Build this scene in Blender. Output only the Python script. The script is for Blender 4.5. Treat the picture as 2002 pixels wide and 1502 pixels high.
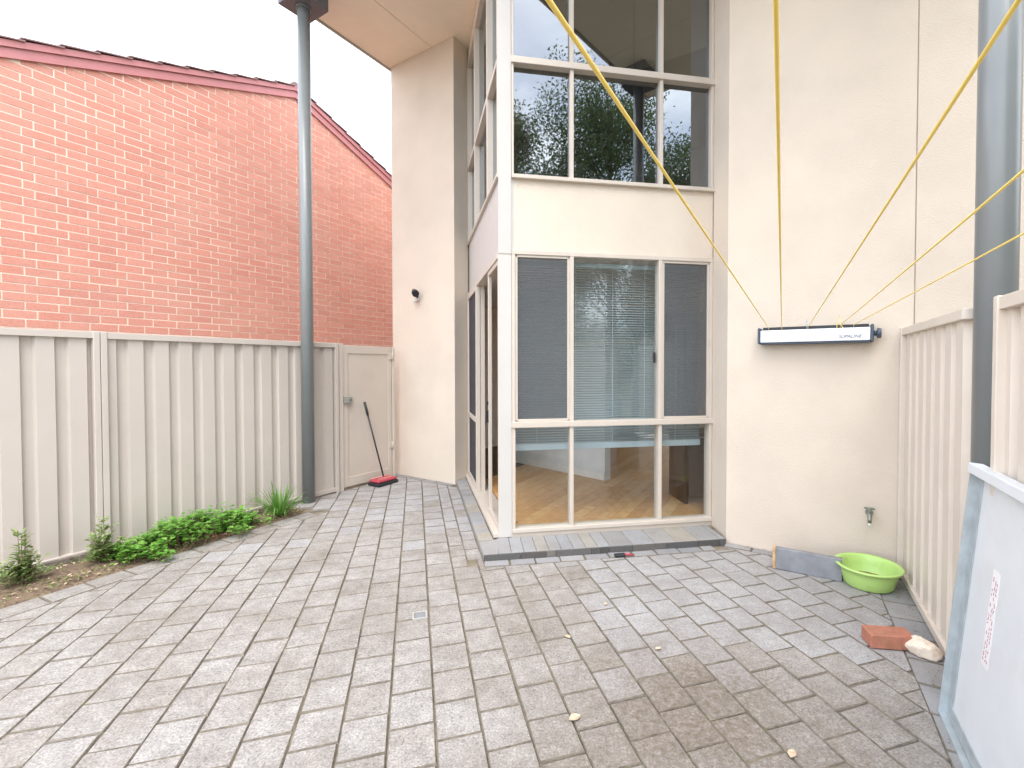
import bpy, bmesh, math, random
from mathutils import Vector, Matrix
R = math.radians
random.seed(7)
scene = bpy.context.scene
for o in list(bpy.data.objects):
    bpy.data.objects.remove(o)
COL = scene.collection

# ------------------------------------------------------------------ camera
FOC, PX, PY, HOR, EYE = 925.0, 1090.0, 735.0, 716.0, 1.57     # measured on the 2002 x 1502 photograph
cam_d = bpy.data.cameras.new('camera')
cam = bpy.data.objects.new('camera', cam_d)
COL.objects.link(cam)
cam.location = (0, 0, EYE)
cam.rotation_euler = (R(90) - math.atan((PY - HOR) / FOC), 0, 0)
cam_d.sensor_width = 36
cam_d.lens = 36 * FOC / 2002
cam_d.shift_x = -(PX - 1001) / 2002
cam_d.shift_y = -(751 - PY) / 2002
cam_d.clip_start = 0.02
cam_d.clip_end = 3000
scene.camera = cam

# ------------------------------------------------------------------ sky and sun
SUN_EL, SUN_AZ = R(60), R(172)          # azimuth clockwise from +Y
world = bpy.data.worlds.new('World')
scene.world = world
world.use_nodes = True
wn, wl = world.node_tree.nodes, world.node_tree.links
wn.clear()
w_out = wn.new('ShaderNodeOutputWorld')
w_bg = wn.new('ShaderNodeBackground')
w_sky = wn.new('ShaderNodeTexSky')
w_sky.sky_type = 'NISHITA'
w_sky.sun_disc = False
w_sky.sun_elevation = SUN_EL
w_sky.sun_rotation = SUN_AZ
w_sky.dust_density = 2.0
w_tc = wn.new('ShaderNodeTexCoord')
w_map = wn.new('ShaderNodeMapping')
w_map.inputs['Scale'].default_value = (1.0, 1.0, 1.9)
w_noise = wn.new('ShaderNodeTexNoise')
w_noise.inputs['Scale'].default_value = 4.2
w_noise.inputs['Detail'].default_value = 7
w_noise.inputs['Roughness'].default_value = 0.55
w_ramp = wn.new('ShaderNodeValToRGB')
w_ramp.color_ramp.elements[0].position = 0.38
w_ramp.color_ramp.elements[0].color = (0.22, 0.22, 0.22, 1)
w_ramp.color_ramp.elements[1].position = 0.62
w_mix = wn.new('ShaderNodeMix')
w_mix.data_type = 'RGBA'
w_mix.inputs[7].default_value = (10.2, 10.5, 11.0, 1)          # lit cloud
wl.new(w_tc.outputs['Generated'], w_map.inputs['Vector'])
wl.new(w_map.outputs['Vector'], w_noise.inputs['Vector'])
wl.new(w_noise.outputs['Fac'], w_ramp.inputs['Fac'])
wl.new(w_ramp.outputs['Color'], w_mix.inputs[0])
wl.new(w_sky.outputs['Color'], w_mix.inputs[6])
wl.new(w_mix.outputs[2], w_bg.inputs['Color'])
w_bg.inputs['Strength'].default_value = 0.13
wl.new(w_bg.outputs['Background'], w_out.inputs['Surface'])

sun_d = bpy.data.lights.new('sun', 'SUN')
sun_d.energy = 0.7
sun_d.angle = R(40)
sun_d.color = (1.0, 0.96, 0.9)
sun = bpy.data.objects.new('sun', sun_d)
COL.objects.link(sun)
sdir = Vector((math.sin(SUN_AZ) * math.cos(SUN_EL), math.cos(SUN_AZ) * math.cos(SUN_EL), math.sin(SUN_EL)))
sun.rotation_euler = sdir.to_track_quat('Z', 'Y').to_euler()
sun.location = sdir * 30

scene.view_settings.view_transform = 'Standard'
scene.view_settings.look = 'None'
scene.view_settings.gamma = 1
scene.view_settings.exposure = 1.73
scene.view_settings.use_curve_mapping = False
scene.render.engine = 'CYCLES'
scene.cycles.max_bounces = 10
scene.cycles.transparent_max_bounces = 16
scene.cycles.use_denoising = True

# ------------------------------------------------------------------ pixel helpers (photograph pixels to places)
def ground(px, py, z=0.0):
    y = (EYE - z) * FOC / (py - HOR)
    return Vector(((px - PX) / FOC * y, y, z))
def hit(p, d, px):
    """point of the plan line p + k d that the pixel column px looks at"""
    r = (px - PX) / FOC
    k = (r * p[1] - p[0]) / (d[0] - r * d[1])
    return Vector((p[0] + k * d[0], p[1] + k * d[1], 0)), k
def height(py, y):
    return EYE + (HOR - py) / FOC * y
def V2(x, y):
    return Vector((x, y, 0))

# ------------------------------------------------------------------ mesh helpers
class MB:
    def __init__(self):
        self.v, self.f, self.sm = [], [], []
    def poly(self, pts, smooth=False):
        i = len(self.v)
        self.v += [Vector(p) for p in pts]
        self.f.append(tuple(range(i, i + len(pts))))
        self.sm.append(smooth)
    def prism(self, ring, z0, z1, cap=True):
        """closed plan ring (any winding) extruded from z0 to z1"""
        a = sum(ring[i][0] * ring[(i + 1) % len(ring)][1] - ring[(i + 1) % len(ring)][0] * ring[i][1] for i in range(len(ring)))
        if a < 0:
            ring = ring[::-1]
        n, i = len(ring), len(self.v)
        self.v += [Vector((p[0], p[1], z0)) for p in ring] + [Vector((p[0], p[1], z1)) for p in ring]
        for k in range(n):
            self.f.append((i + k, i + (k + 1) % n, i + n + (k + 1) % n, i + n + k)); self.sm.append(False)
        if cap:
            self.f.append(tuple(i + n + k for k in range(n))); self.sm.append(False)
            self.f.append(tuple(i + n - 1 - k for k in range(n))); self.sm.append(False)
        return self
    def box(self, fr, s0, s1, n0, n1, z0, z1, bev=0.0):
        """box in a wall frame fr: s along, n outward, z up"""
        i = len(self.v)
        if bev <= 0:
            for z in (z0, z1):
                for s, n in ((s0, n0), (s1, n0), (s1, n1), (s0, n1)):
                    self.v.append(fr.p(s, n, z))
            for q in ((0, 1, 2, 3), (4, 7, 6, 5), (0, 4, 5, 1), (1, 5, 6, 2), (2, 6, 7, 3), (3, 7, 4, 0)):
                self.f.append(tuple(i + k for k in (q if fr.flip else q[::-1]))); self.sm.append(False)
        else:
            b = bev
            bm = bmesh.new()
            vs = [bm.verts.new(fr.p(s, n, z)) for z in (z0, z1) for s, n in ((s0, n0), (s1, n0), (s1, n1), (s0, n1))]
            for q in ((0, 1, 2, 3), (4, 7, 6, 5), (0, 4, 5, 1), (1, 5, 6, 2), (2, 6, 7, 3), (3, 7, 4, 0)):
                bm.faces.new([vs[k] for k in q])
            bmesh.ops.recalc_face_normals(bm, faces=bm.faces)
            bmesh.ops.bevel(bm, geom=list(bm.edges), offset=b, segments=2 if b > 0.004 else 1, affect='EDGES', profile=0.5)
            self.add_bm(bm)
        return self
    def add_bm(self, bm, smooth=False):
        bm.verts.index_update()
        i = len(self.v)
        self.v += [v.co.copy() for v in bm.verts]
        for f in bm.faces:
            self.f.append(tuple(i + v.index for v in f.verts)); self.sm.append(smooth)
        bm.free()
    def tube(self, pts, rad, seg=10, cap=True, smooth=True):
        pts = [Vector(p) for p in pts]
        rads = rad if isinstance(rad, (list, tuple)) else [rad] * len(pts)
        i = len(self.v)
        n = len(pts)
        up = None
        for k, p in enumerate(pts):
            d = (pts[min(k + 1, n - 1)] - pts[max(k - 1, 0)]).normalized()
            if up is None:
                up = Vector((0, 0, 1)) if abs(d.z) < 0.9 else Vector((1, 0, 0))
            a = d.cross(up).normalized(); b = a.cross(d).normalized(); up = b
            for j in range(seg):
                t = 2 * math.pi * j / seg
                self.v.append(p + (a * math.cos(t) + b * math.sin(t)) * rads[k])
        for k in range(n - 1):
            for j in range(seg):
                self.f.append((i + k * seg + j, i + k * seg + (j + 1) % seg, i + (k + 1) * seg + (j + 1) % seg, i + (k + 1) * seg + j)); self.sm.append(smooth)
        if cap:
            self.f.append(tuple(i + j for j in range(seg))[::-1]); self.sm.append(False)
            self.f.append(tuple(i + (n - 1) * seg + j for j in range(seg))); self.sm.append(False)
        return self
    def lathe(self, c, prof, seg=24, smooth=True, sx=1.0, rot=0.0):
        """profile of (r, z) about the vertical through c"""
        i = len(self.v)
        for r, z in prof:
            for j in range(seg):
                t = 2 * math.pi * j / seg
                x, y = r * sx * math.cos(t), r * math.sin(t)
                self.v.append(Vector((c[0] + x * math.cos(rot) - y * math.sin(rot), c[1] + x * math.sin(rot) + y * math.cos(rot), c[2] + z)))
        for k in range(len(prof) - 1):
            for j in range(seg):
                self.f.append((i + k * seg + j, i + k * seg + (j + 1) % seg, i + (k + 1) * seg + (j + 1) % seg, i + (k + 1) * seg + j)); self.sm.append(smooth)
        self.f.append(tuple(i + j for j in range(seg))[::-1]); self.sm.append(False)
        self.f.append(tuple(i + (len(prof) - 1) * seg + j for j in range(seg))); self.sm.append(False)
        return self
    def build(self, name, mat, parent=None, origin=None):
        """ONE mesh object; under a parent the vertices are stored relative to the thing's base"""
        me = bpy.data.meshes.new(name)
        off = Vector((0, 0, 0))
        root = parent
        while root is not None:
            off += root.location
            root = root.parent
        o = bpy.data.objects.new(name, me)
        if origin is not None:
            o.location = Vector(origin) - off
            off = Vector(origin)
        me.from_pydata([v - off for v in self.v], [], self.f)
        for p, s in zip(me.polygons, self.sm):
            p.use_smooth = s
        me.materials.append(mat)
        if hasattr(self, 'edge'):
            me.materials.append(M['edge'])
            for k in self.edge: me.polygons[k].material_index = 1
        me.validate()
        me.update()
        COL.objects.link(o)
        if parent is not None:
            o.parent = parent
        return o

class Frame:
    """plan frame: origin o, s along d, n along the outward normal"""
    def __init__(self, o, d, n=None, z=0.0):
        self.o = Vector((o[0], o[1], z)); self.d = Vector((d[0], d[1], 0)).normalized()
        self.n = Vector((n[0], n[1], 0)).normalized() if n is not None else Vector((self.d.y, -self.d.x, 0))
        self.flip = self.d.cross(self.n).z > 0
    def p(self, s, n=0.0, z=0.0):
        return self.o + self.d * s + self.n * n + Vector((0, 0, z))

def tag(o, label=None, cat=None, group=None, kind=None):
    if label: o['label'] = label
    if cat: o['category'] = cat
    if group: o['group'] = group
    if kind: o['kind'] = kind
    return o
def thing(name, loc, label, cat, group=None):
    o = bpy.data.objects.new(name, None)
    o.empty_display_size = 0.1
    COL.objects.link(o)
    o.location = loc
    return tag(o, label, cat, group)

# ------------------------------------------------------------------ materials
def new_mat(name):
    m = bpy.data.materials.new(name)
    m.use_nodes = True
    return m, m.node_tree.nodes, m.node_tree.links, m.node_tree.nodes['Principled BSDF']
def plain(name, col, rough=0.6, metal=0.0, var=0.06, scale=6.0, bump=0.0, bscale=60.0, spec=0.5, dirt=None, dscale=2.0, damount=0.3):
    """base colour broken up by noise, fine relief, optional blotches of dirt"""
    m, n, l, b = new_mat(name)
    tc = n.new('ShaderNodeTexCoord')
    geo = n.new('ShaderNodeNewGeometry')
    noi = n.new('ShaderNodeTexNoise'); noi.inputs['Scale'].default_value = scale; noi.inputs['Detail'].default_value = 6
    l.new(geo.outputs['Position'], noi.inputs['Vector'])
    hsv = n.new('ShaderNodeHueSaturation')
    hsv.inputs['Color'].default_value = (*col, 1)
    mp = n.new('ShaderNodeMapRange'); mp.inputs[1].default_value = 0.3; mp.inputs[2].default_value = 0.7
    mp.inputs[3].default_value = 1 - var; mp.inputs[4].default_value = 1 + var
    l.new(noi.outputs['Fac'], mp.inputs[0]); l.new(mp.outputs[0], hsv.inputs['Value'])
    out = hsv.outputs['Color']
    if dirt:
        dn = n.new('ShaderNodeTexNoise'); dn.inputs['Scale'].default_value = dscale; dn.inputs['Detail'].default_value = 8; dn.inputs['Roughness'].default_value = 0.65
        l.new(geo.outputs['Position'], dn.inputs['Vector'])
        dr = n.new('ShaderNodeMapRange'); dr.inputs[1].default_value = 0.52; dr.inputs[2].default_value = 0.72; dr.inputs[3].default_value = 0; dr.inputs[4].default_value = damount
        l.new(dn.outputs['Fac'], dr.inputs[0])
        mx = n.new('ShaderNodeMix'); mx.data_type = 'RGBA'; mx.inputs[7].default_value = (*dirt, 1)
        l.new(dr.outputs[0], mx.inputs[0]); l.new(out, mx.inputs[6]); out = mx.outputs[2]
    l.new(out, b.inputs['Base Color'])
    b.inputs['Roughness'].default_value = rough
    b.inputs['Metallic'].default_value = metal
    b.inputs['Specular IOR Level'].default_value = spec
    if bump > 0:
        bn = n.new('ShaderNodeTexNoise'); bn.inputs['Scale'].default_value = bscale; bn.inputs['Detail'].default_value = 4
        l.new(geo.outputs['Position'], bn.inputs['Vector'])
        bp = n.new('ShaderNodeBump'); bp.inputs['Strength'].default_value = bump; bp.inputs['Distance'].default_value = 0.01
        l.new(bn.outputs['Fac'], bp.inputs['Height']); l.new(bp.outputs['Normal'], b.inputs['Normal'])
    return m
def tinted(name, cols, rough=0.8, speck=0.12, sscale=180.0, bump=0.3, grime=None, gamount=0.5, gscale=1.6, spots=(), mottle=0.0):
    """pieces that differ one from the next: random tint per piece, speckle, grime patches"""
    m, n, l, b = new_mat(name)
    geo = n.new('ShaderNodeNewGeometry')
    oi = n.new('ShaderNodeObjectInfo')
    add = n.new('ShaderNodeMath'); add.operation = 'ADD'
    l.new(geo.outputs['Random Per Island'], add.inputs[0]); l.new(oi.outputs['Random'], add.inputs[1])
    fr = n.new('ShaderNodeMath'); fr.operation = 'FRACT'; l.new(add.outputs[0], fr.inputs[0])
    ramp = n.new('ShaderNodeValToRGB')
    el = ramp.color_ramp.elements
    while len(el) < len(cols): el.new(0.5)
    for k, c in enumerate(cols):
        el[k].position = k / max(1, len(cols) - 1); el[k].color = (*c, 1)
    l.new(fr.outputs[0], ramp.inputs['Fac'])
    out = ramp.outputs['Color']
    sp = n.new('ShaderNodeTexNoise'); sp.inputs['Scale'].default_value = sscale; sp.inputs['Detail'].default_value = 3; sp.inputs['Roughness'].default_value = 0.7
    l.new(geo.outputs['Position'], sp.inputs['Vector'])
    mr = n.new('ShaderNodeMapRange'); mr.inputs[1].default_value = 0.3; mr.inputs[2].default_value = 0.7; mr.inputs[3].default_value = 1 - speck; mr.inputs[4].default_value = 1 + speck
    l.new(sp.outputs['Fac'], mr.inputs[0])
    hs = n.new('ShaderNodeHueSaturation'); l.new(out, hs.inputs['Color']); l.new(mr.outputs[0], hs.inputs['Value'])
    out = hs.outputs['Color']
    if mottle > 0:                                       # cloudy wear within each piece
        mn = n.new('ShaderNodeTexNoise'); mn.inputs['Scale'].default_value = 13; mn.inputs['Detail'].default_value = 7; mn.inputs['Roughness'].default_value = 0.7
        l.new(geo.outputs['Position'], mn.inputs['Vector'])
        m1 = n.new('ShaderNodeMapRange'); m1.inputs[1].default_value = 0.32; m1.inputs[2].default_value = 0.68; m1.inputs[3].default_value = 1 - mottle; m1.inputs[4].default_value = 1 + mottle
        l.new(mn.outputs['Fac'], m1.inputs[0])
        h2 = n.new('ShaderNodeHueSaturation'); l.new(out, h2.inputs['Color']); l.new(m1.outputs[0], h2.inputs['Value'])
        out = h2.outputs['Color']
        vn = n.new('ShaderNodeTexNoise'); vn.inputs['Scale'].default_value = 55; vn.inputs['Detail'].default_value = 2; vn.inputs['Roughness'].default_value = 0.8
        l.new(geo.outputs['Position'], vn.inputs['Vector'])
        vr = n.new('ShaderNodeMapRange'); vr.inputs[1].default_value = 0.62; vr.inputs[2].default_value = 0.70; vr.inputs[3].default_value = 0.0; vr.inputs[4].default_value = 0.7
        l.new(vn.outputs['Fac'], vr.inputs[0])
        vm_ = n.new('ShaderNodeMix'); vm_.data_type = 'RGBA'; vm_.inputs[7].default_value = (0.10, 0.085, 0.07, 1)
        l.new(vr.outputs[0], vm_.inputs[0]); l.new(out, vm_.inputs[6]); out = vm_.outputs[2]
    if grime:
        g = n.new('ShaderNodeTexNoise'); g.inputs['Scale'].default_value = gscale; g.inputs['Detail'].default_value = 9; g.inputs['Roughness'].default_value = 0.68
        l.new(geo.outputs['Position'], g.inputs['Vector'])
        gm = n.new('ShaderNodeMapRange'); gm.inputs[1].default_value = 0.45; gm.inputs[2].default_value = 0.75; gm.inputs[3].default_value = 0; gm.inputs[4].default_value = gamount
        l.new(g.outputs['Fac'], gm.inputs[0])
        fac = gm.outputs[0]
        for (cx, cy, rad, amt) in spots:            # old stains where water and leaves lie
            ds = n.new('ShaderNodeVectorMath'); ds.operation = 'DISTANCE'; ds.inputs[1].default_value = (cx, cy, 0)
            l.new(geo.outputs['Position'], ds.inputs[0])
            wob = n.new('ShaderNodeTexNoise'); wob.inputs['Scale'].default_value = 5; wob.inputs['Detail'].default_value = 6
            l.new(geo.outputs['Position'], wob.inputs['Vector'])
            sm = n.new('ShaderNodeMath'); sm.operation = 'MULTIPLY_ADD'; sm.inputs[1].default_value = 1.0 * rad; 
            l.new(wob.outputs['Fac'], sm.inputs[0]); l.new(ds.outputs['Value'], sm.inputs[2])
            rr = n.new('ShaderNodeMapRange'); rr.inputs[1].default_value = 0.75 * rad; rr.inputs[2].default_value = 1.6 * rad; rr.inputs[3].default_value = amt; rr.inputs[4].default_value = 0
            l.new(sm.outputs[0], rr.inputs[0])
            br = n.new('ShaderNodeTexNoise'); br.inputs['Scale'].default_value = 38; br.inputs['Detail'].default_value = 5; br.inputs['Roughness'].default_value = 0.75
            l.new(geo.outputs['Position'], br.inputs['Vector'])
            bm_ = n.new('ShaderNodeMapRange'); bm_.inputs[1].default_value = 0.38; bm_.inputs[2].default_value = 0.62; bm_.inputs[3].default_value = 0.35; bm_.inputs[4].default_value = 1.0
            l.new(br.outputs['Fac'], bm_.inputs[0])
            mu = n.new('ShaderNodeMath'); mu.operation = 'MULTIPLY'; l.new(rr.outputs[0], mu.inputs[0]); l.new(bm_.outputs[0], mu.inputs[1])
            mx_ = n.new('ShaderNodeMath'); mx_.operation = 'MAXIMUM'; l.new(fac, mx_.inputs[0]); l.new(mu.outputs[0], mx_.inputs[1]); fac = mx_.outputs[0]
        mx = n.new('ShaderNodeMix'); mx.data_type = 'RGBA'; mx.inputs[7].default_value = (*grime, 1)
        l.new(fac, mx.inputs[0]); l.new(out, mx.inputs[6]); out = mx.outputs[2]
    l.new(out, b.inputs['Base Color'])
    b.inputs['Roughness'].default_value = rough
    b.inputs['Specular IOR Level'].default_value = 0.3
    if bump > 0:
        bp = n.new('ShaderNodeBump'); bp.inputs['Strength'].default_value = bump; bp.inputs['Distance'].default_value = 0.004
        l.new(sp.outputs['Fac'], bp.inputs['Height']); l.new(bp.outputs['Normal'], b.inputs['Normal'])
    return m
def glass(name, tint=(0.8, 0.85, 0.85), ior=1.6):
    m = bpy.data.materials.new(name); m.use_nodes = True
    n, l = m.node_tree.nodes, m.node_tree.links
    n.clear()
    out = n.new('ShaderNodeOutputMaterial'); mix = n.new('ShaderNodeMixShader')
    tr = n.new('ShaderNodeBsdfTransparent'); tr.inputs['Color'].default_value = (*tint, 1)
    gl = n.new('ShaderNodeBsdfGlossy'); gl.inputs['Roughness'].default_value = 0.004; gl.inputs['Color'].default_value = (0.90, 0.96, 1.0, 1)
    geo = n.new('ShaderNodeNewGeometry')
    wav = n.new('ShaderNodeTexNoise'); wav.inputs['Scale'].default_value = 1.3; wav.inputs['Detail'].default_value = 1
    l.new(geo.outputs['Position'], wav.inputs['Vector'])
    bp = n.new('ShaderNodeBump'); bp.inputs['Strength'].default_value = 0.02; bp.inputs['Distance'].default_value = 0.003
    l.new(wav.outputs['Fac'], bp.inputs['Height']); l.new(bp.outputs['Normal'], gl.inputs['Normal'])
    fr = n.new('ShaderNodeFresnel')
    io = n.new('ShaderNodeMapRange'); io.inputs[3].default_value = ior; io.inputs[4].default_value = 1 / ior      # same mirror strength on both faces of the sheet
    l.new(geo.outputs['Backfacing'], io.inputs[0]); l.new(io.outputs[0], fr.inputs['IOR'])
    l.new(fr.outputs['Fac'], mix.inputs['Fac']); l.new(tr.outputs[0], mix.inputs[1]); l.new(gl.outputs[0], mix.inputs[2])
    l.new(mix.outputs[0], out.inputs['Surface'])
    return m
def mesh_screen(name, col=(0.06, 0.065, 0.075), open_=0.42):
    m = bpy.data.materials.new(name); m.use_nodes = True
    n, l = m.node_tree.nodes, m.node_tree.links
    b = n['Principled BSDF']; b.inputs['Base Color'].default_value = (*col, 1); b.inputs['Roughness'].default_value = 0.7
    tr = n.new('ShaderNodeBsdfTransparent'); mix = n.new('ShaderNodeMixShader'); mix.inputs['Fac'].default_value = 1 - open_
    l.new(tr.outputs[0], mix.inputs[1]); l.new(b.outputs[0], mix.inputs[2]); l.new(mix.outputs[0], n['Material Output'].inputs['Surface'])
    return m
def leafy(name, a, b_, rough=0.5, trans=0.25):
    m, n, l, b = new_mat(name)
    geo = n.new('ShaderNodeNewGeometry')
    ramp = n.new('ShaderNodeValToRGB'); ramp.color_ramp.elements[0].color = (*a, 1); ramp.color_ramp.elements[1].color = (*b_, 1)
    l.new(geo.outputs['Random Per Island'], ramp.inputs['Fac'])
    l.new(ramp.outputs['Color'], b.inputs['Base Color'])
    b.inputs['Roughness'].default_value = rough
    tl = n.new('ShaderNodeBsdfTranslucent'); l.new(ramp.outputs['Color'], tl.inputs['Color'])
    mix = n.new('ShaderNodeMixShader'); mix.inputs['Fac'].default_value = trans
    l.new(b.outputs[0], mix.inputs[1]); l.new(tl.outputs[0], mix.inputs[2]); l.new(mix.outputs[0], n['Material Output'].inputs['Surface'])
    return m

M = {}
M['render'] = plain('cream_render', (0.65, 0.568, 0.475), 0.85, var=0.05, scale=2.2, bump=0.5, bscale=130, dirt=(0.55, 0.45, 0.35), dscale=1.1, damount=0.16)
M['soffit'] = plain('soffit_paint', (0.86, 0.77, 0.63), 0.7, var=0.02, bump=0.05, bscale=90)
M['joint'] = plain('control_joint', (0.42, 0.32, 0.27), 0.8)
M['white_post'] = plain('white_paint', (0.52, 0.50, 0.475), 0.45, var=0.02)
M['frame'] = plain('cream_aluminium', (0.54, 0.48, 0.415), 0.4, var=0.03)
M['glass_up'] = glass('upper_glass', (0.42, 0.44, 0.44), 2.55)
M['glass_lo'] = glass('lower_glass', (0.92, 0.95, 0.95), 1.5)
M['glass_far'] = glass('far_glass', (0.7, 0.75, 0.75), 1.5)
M['screen'] = mesh_screen('insect_mesh', (0.11, 0.12, 0.13), 0.62)
M['screen_dark'] = mesh_screen('door_mesh', (0.05, 0.05, 0.065), 0.18)
M['dark'] = plain('dark_plastic', (0.02, 0.022, 0.026), 0.45)
M['blind'] = plain('blind_slat', (0.34, 0.385, 0.40), 0.5, var=0.03)
M['blind_rail'] = plain('blind_rail', (0.55, 0.62, 0.66), 0.45)
M['inner'] = plain('inner_wall_paint', (0.70, 0.69, 0.67), 0.8)
M['dimming_curtain'] = leafy('sheer_curtain', (0.40, 0.40, 0.39), (0.44, 0.44, 0.43), 0.8, 0.45)
M['skirting'] = plain('skirting_paint', (0.75, 0.72, 0.66), 0.5)
M['cabinet'] = plain('dark_timber', (0.10, 0.055, 0.03), 0.45, var=0.2, scale=12)
M['board'] = tinted('floorboard_timber', [(0.55, 0.275, 0.10), (0.66, 0.38, 0.155), (0.59, 0.305, 0.115), (0.72, 0.45, 0.21)], 0.32, 0.15, 14.0, 0.02)
M['mortar'] = plain('mortar', (0.80, 0.67, 0.55), 0.9, bump=0.4, bscale=200)
M['brick'] = tinted('red_brick', [(0.585, 0.258, 0.198), (0.64, 0.295, 0.225), (0.60, 0.268, 0.208), (0.66, 0.31, 0.238), (0.615, 0.268, 0.20)], 0.8, 0.12, 60.0, 0.4, grime=(0.70, 0.52, 0.42), gamount=0.2, gscale=1.1)
M['brick_loose'] = plain('loose_brick', (0.42, 0.17, 0.11), 0.85, var=0.15, scale=25, bump=0.5, bscale=90, dirt=(0.28, 0.17, 0.09), dscale=8, damount=0.6)
M['brick_old'] = plain('weathered_brick', (0.24, 0.115, 0.075), 0.85, var=0.25, scale=30, dirt=(0.16, 0.15, 0.06), dscale=14, damount=0.7)
M['barge'] = plain('barge_paint', (0.50, 0.20, 0.20), 0.5, var=0.05)
M['tile'] = tinted('roof_tile', [(0.22, 0.15, 0.145), (0.30, 0.20, 0.19), (0.26, 0.17, 0.165)], 0.75, 0.15, 60)
M['steel_fence'] = plain('greige_steel_sheet', (0.535, 0.482, 0.432), 0.42, var=0.025, scale=2.5, dirt=(0.42, 0.36, 0.30), dscale=1.3, damount=0.25)
M['steel_fence_r'] = plain('cream_steel_sheet', (0.70, 0.625, 0.54), 0.42, var=0.025, scale=2.5, dirt=(0.46, 0.38, 0.30), dscale=1.5, damount=0.25)
M['gate'] = plain('gate_paint', (0.57, 0.505, 0.44), 0.55, var=0.03, scale=3, dirt=(0.45, 0.35, 0.28), dscale=2, damount=0.3)
M['column'] = plain('column_paint', (0.20, 0.216, 0.217), 0.28, var=0.03)
M['cap'] = plain('cap_paint', (0.12, 0.125, 0.145), 0.45)
SPOTS = ((0.62, 2.1, 0.85, 0.95), (0.15, 1.7, 0.55, 0.8), (-0.15, 2.75, 0.35, 0.6), (1.1, 1.75, 0.5, 0.8), (-1.1, 2.9, 0.4, 0.4), (-0.6, 3.4, 0.3, 0.35))
M['pavers'] = tinted('concrete_paver', [(0.285, 0.268, 0.25), (0.308, 0.29, 0.272), (0.292, 0.271, 0.25), (0.322, 0.306, 0.29), (0.298, 0.276, 0.254)], 0.85, 0.40, 100.0, 0.8,
                     grime=(0.145, 0.112, 0.08), gamount=0.62, gscale=2.2, spots=SPOTS, mottle=0.2)
M['pavers_cool'] = tinted('clean_grey_paver', [(0.315, 0.307, 0.305), (0.345, 0.338, 0.337), (0.328, 0.32, 0.318), (0.36, 0.353, 0.352)], 0.82, 0.30, 100.0, 0.6,
                     grime=(0.16, 0.125, 0.095), gamount=0.5, gscale=2.6, spots=SPOTS, mottle=0.12)
M['pavers_grey'] = tinted('grey_paver', [(0.24, 0.245, 0.255), (0.30, 0.30, 0.305), (0.27, 0.27, 0.28), (0.335, 0.33, 0.325)], 0.8, 0.16, 110.0, 0.4, grime=(0.15, 0.125, 0.10), gamount=0.4, gscale=3)
M['step_face'] = tinted('step_paver', [(0.24, 0.235, 0.23), (0.31, 0.31, 0.31), (0.27, 0.275, 0.29), (0.34, 0.31, 0.26), (0.29, 0.29, 0.29)], 0.8, 0.16, 110, 0.4, grime=(0.15, 0.12, 0.09), gamount=0.35, gscale=4)
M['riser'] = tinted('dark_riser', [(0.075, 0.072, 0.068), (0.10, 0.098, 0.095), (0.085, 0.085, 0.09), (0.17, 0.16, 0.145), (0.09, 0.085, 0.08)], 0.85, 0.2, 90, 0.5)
M['edge'] = plain('dirty_paver_edge', (0.17, 0.145, 0.112), 0.9, var=0.35, scale=30, bump=0.5, bscale=120)
M['sand'] = plain('joint_sand', (0.18, 0.15, 0.11), 0.95, var=0.5, scale=9, bump=0.6, bscale=150, dirt=(0.10, 0.13, 0.04), dscale=3, damount=0.5)
M['soil'] = plain('soil', (0.17, 0.12, 0.08), 0.95, var=0.5, scale=45, bump=1.0, bscale=90, dirt=(0.24, 0.25, 0.09), dscale=7, damount=0.85)
M['earth'] = plain('earth', (0.22, 0.19, 0.14), 0.95, var=0.3)
M['sleeper'] = plain('weathered_timber', (0.20, 0.165, 0.14), 0.9, var=0.4, scale=25, bump=0.8, bscale=60)
M['lime'] = plain('lime_plastic', (0.47, 0.70, 0.21), 0.4, var=0.05, dirt=(0.33, 0.42, 0.14), dscale=6, damount=0.5)
M['litter'] = plain('wet_leaves', (0.22, 0.20, 0.08), 0.8, var=0.5, scale=30)
M['plank'] = plain('grey_board', (0.22, 0.23, 0.25), 0.6, var=0.2, scale=10, bump=0.2, bscale=80)
M['plank_end'] = plain('raw_board_end', (0.52, 0.34, 0.18), 0.8, var=0.2, scale=40)
M['galv'] = plain('galvanised_steel', (0.48, 0.53, 0.55), 0.38, metal=0.45, var=0.12, scale=18)
M['sheet_white'] = plain('white_sheet', (0.70, 0.74, 0.765), 0.4, var=0.03, dirt=(0.55, 0.55, 0.52), dscale=4, damount=0.3)
M['sticker'] = plain('sticker_paper', (0.86, 0.85, 0.86), 0.6)
M['ink'] = plain('faded_ink', (0.40, 0.16, 0.20), 0.7)
M['ink_dark'] = plain('dark_ink', (0.12, 0.11, 0.13), 0.7)
M['unit'] = plain('white_unit_cover', (0.74, 0.78, 0.84), 0.35, var=0.02)
M['unit_end'] = plain('blue_grey_plastic', (0.06, 0.085, 0.12), 0.4)
M['cord'] = plain('yellow_cord', (0.95, 0.72, 0.17), 0.55, var=0.03, scale=30)
M['brass'] = plain('weathered_brass', (0.28, 0.30, 0.26), 0.4, metal=0.7, var=0.2, scale=40)
M['red'] = plain('red_plastic', (0.45, 0.06, 0.085), 0.35)
M['red_pale'] = plain('pale_red_band', (0.62, 0.30, 0.27), 0.4)
M['hook'] = plain('steel_hook', (0.35, 0.40, 0.43), 0.35, metal=0.6)
M['lock'] = plain('grey_lock_box', (0.30, 0.31, 0.28), 0.5)
M['stone'] = plain('pale_stone', (0.72, 0.63, 0.52), 0.85, var=0.12, scale=15, bump=0.7, bscale=35, dirt=(0.40, 0.20, 0.09), dscale=9, damount=0.8)
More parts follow.
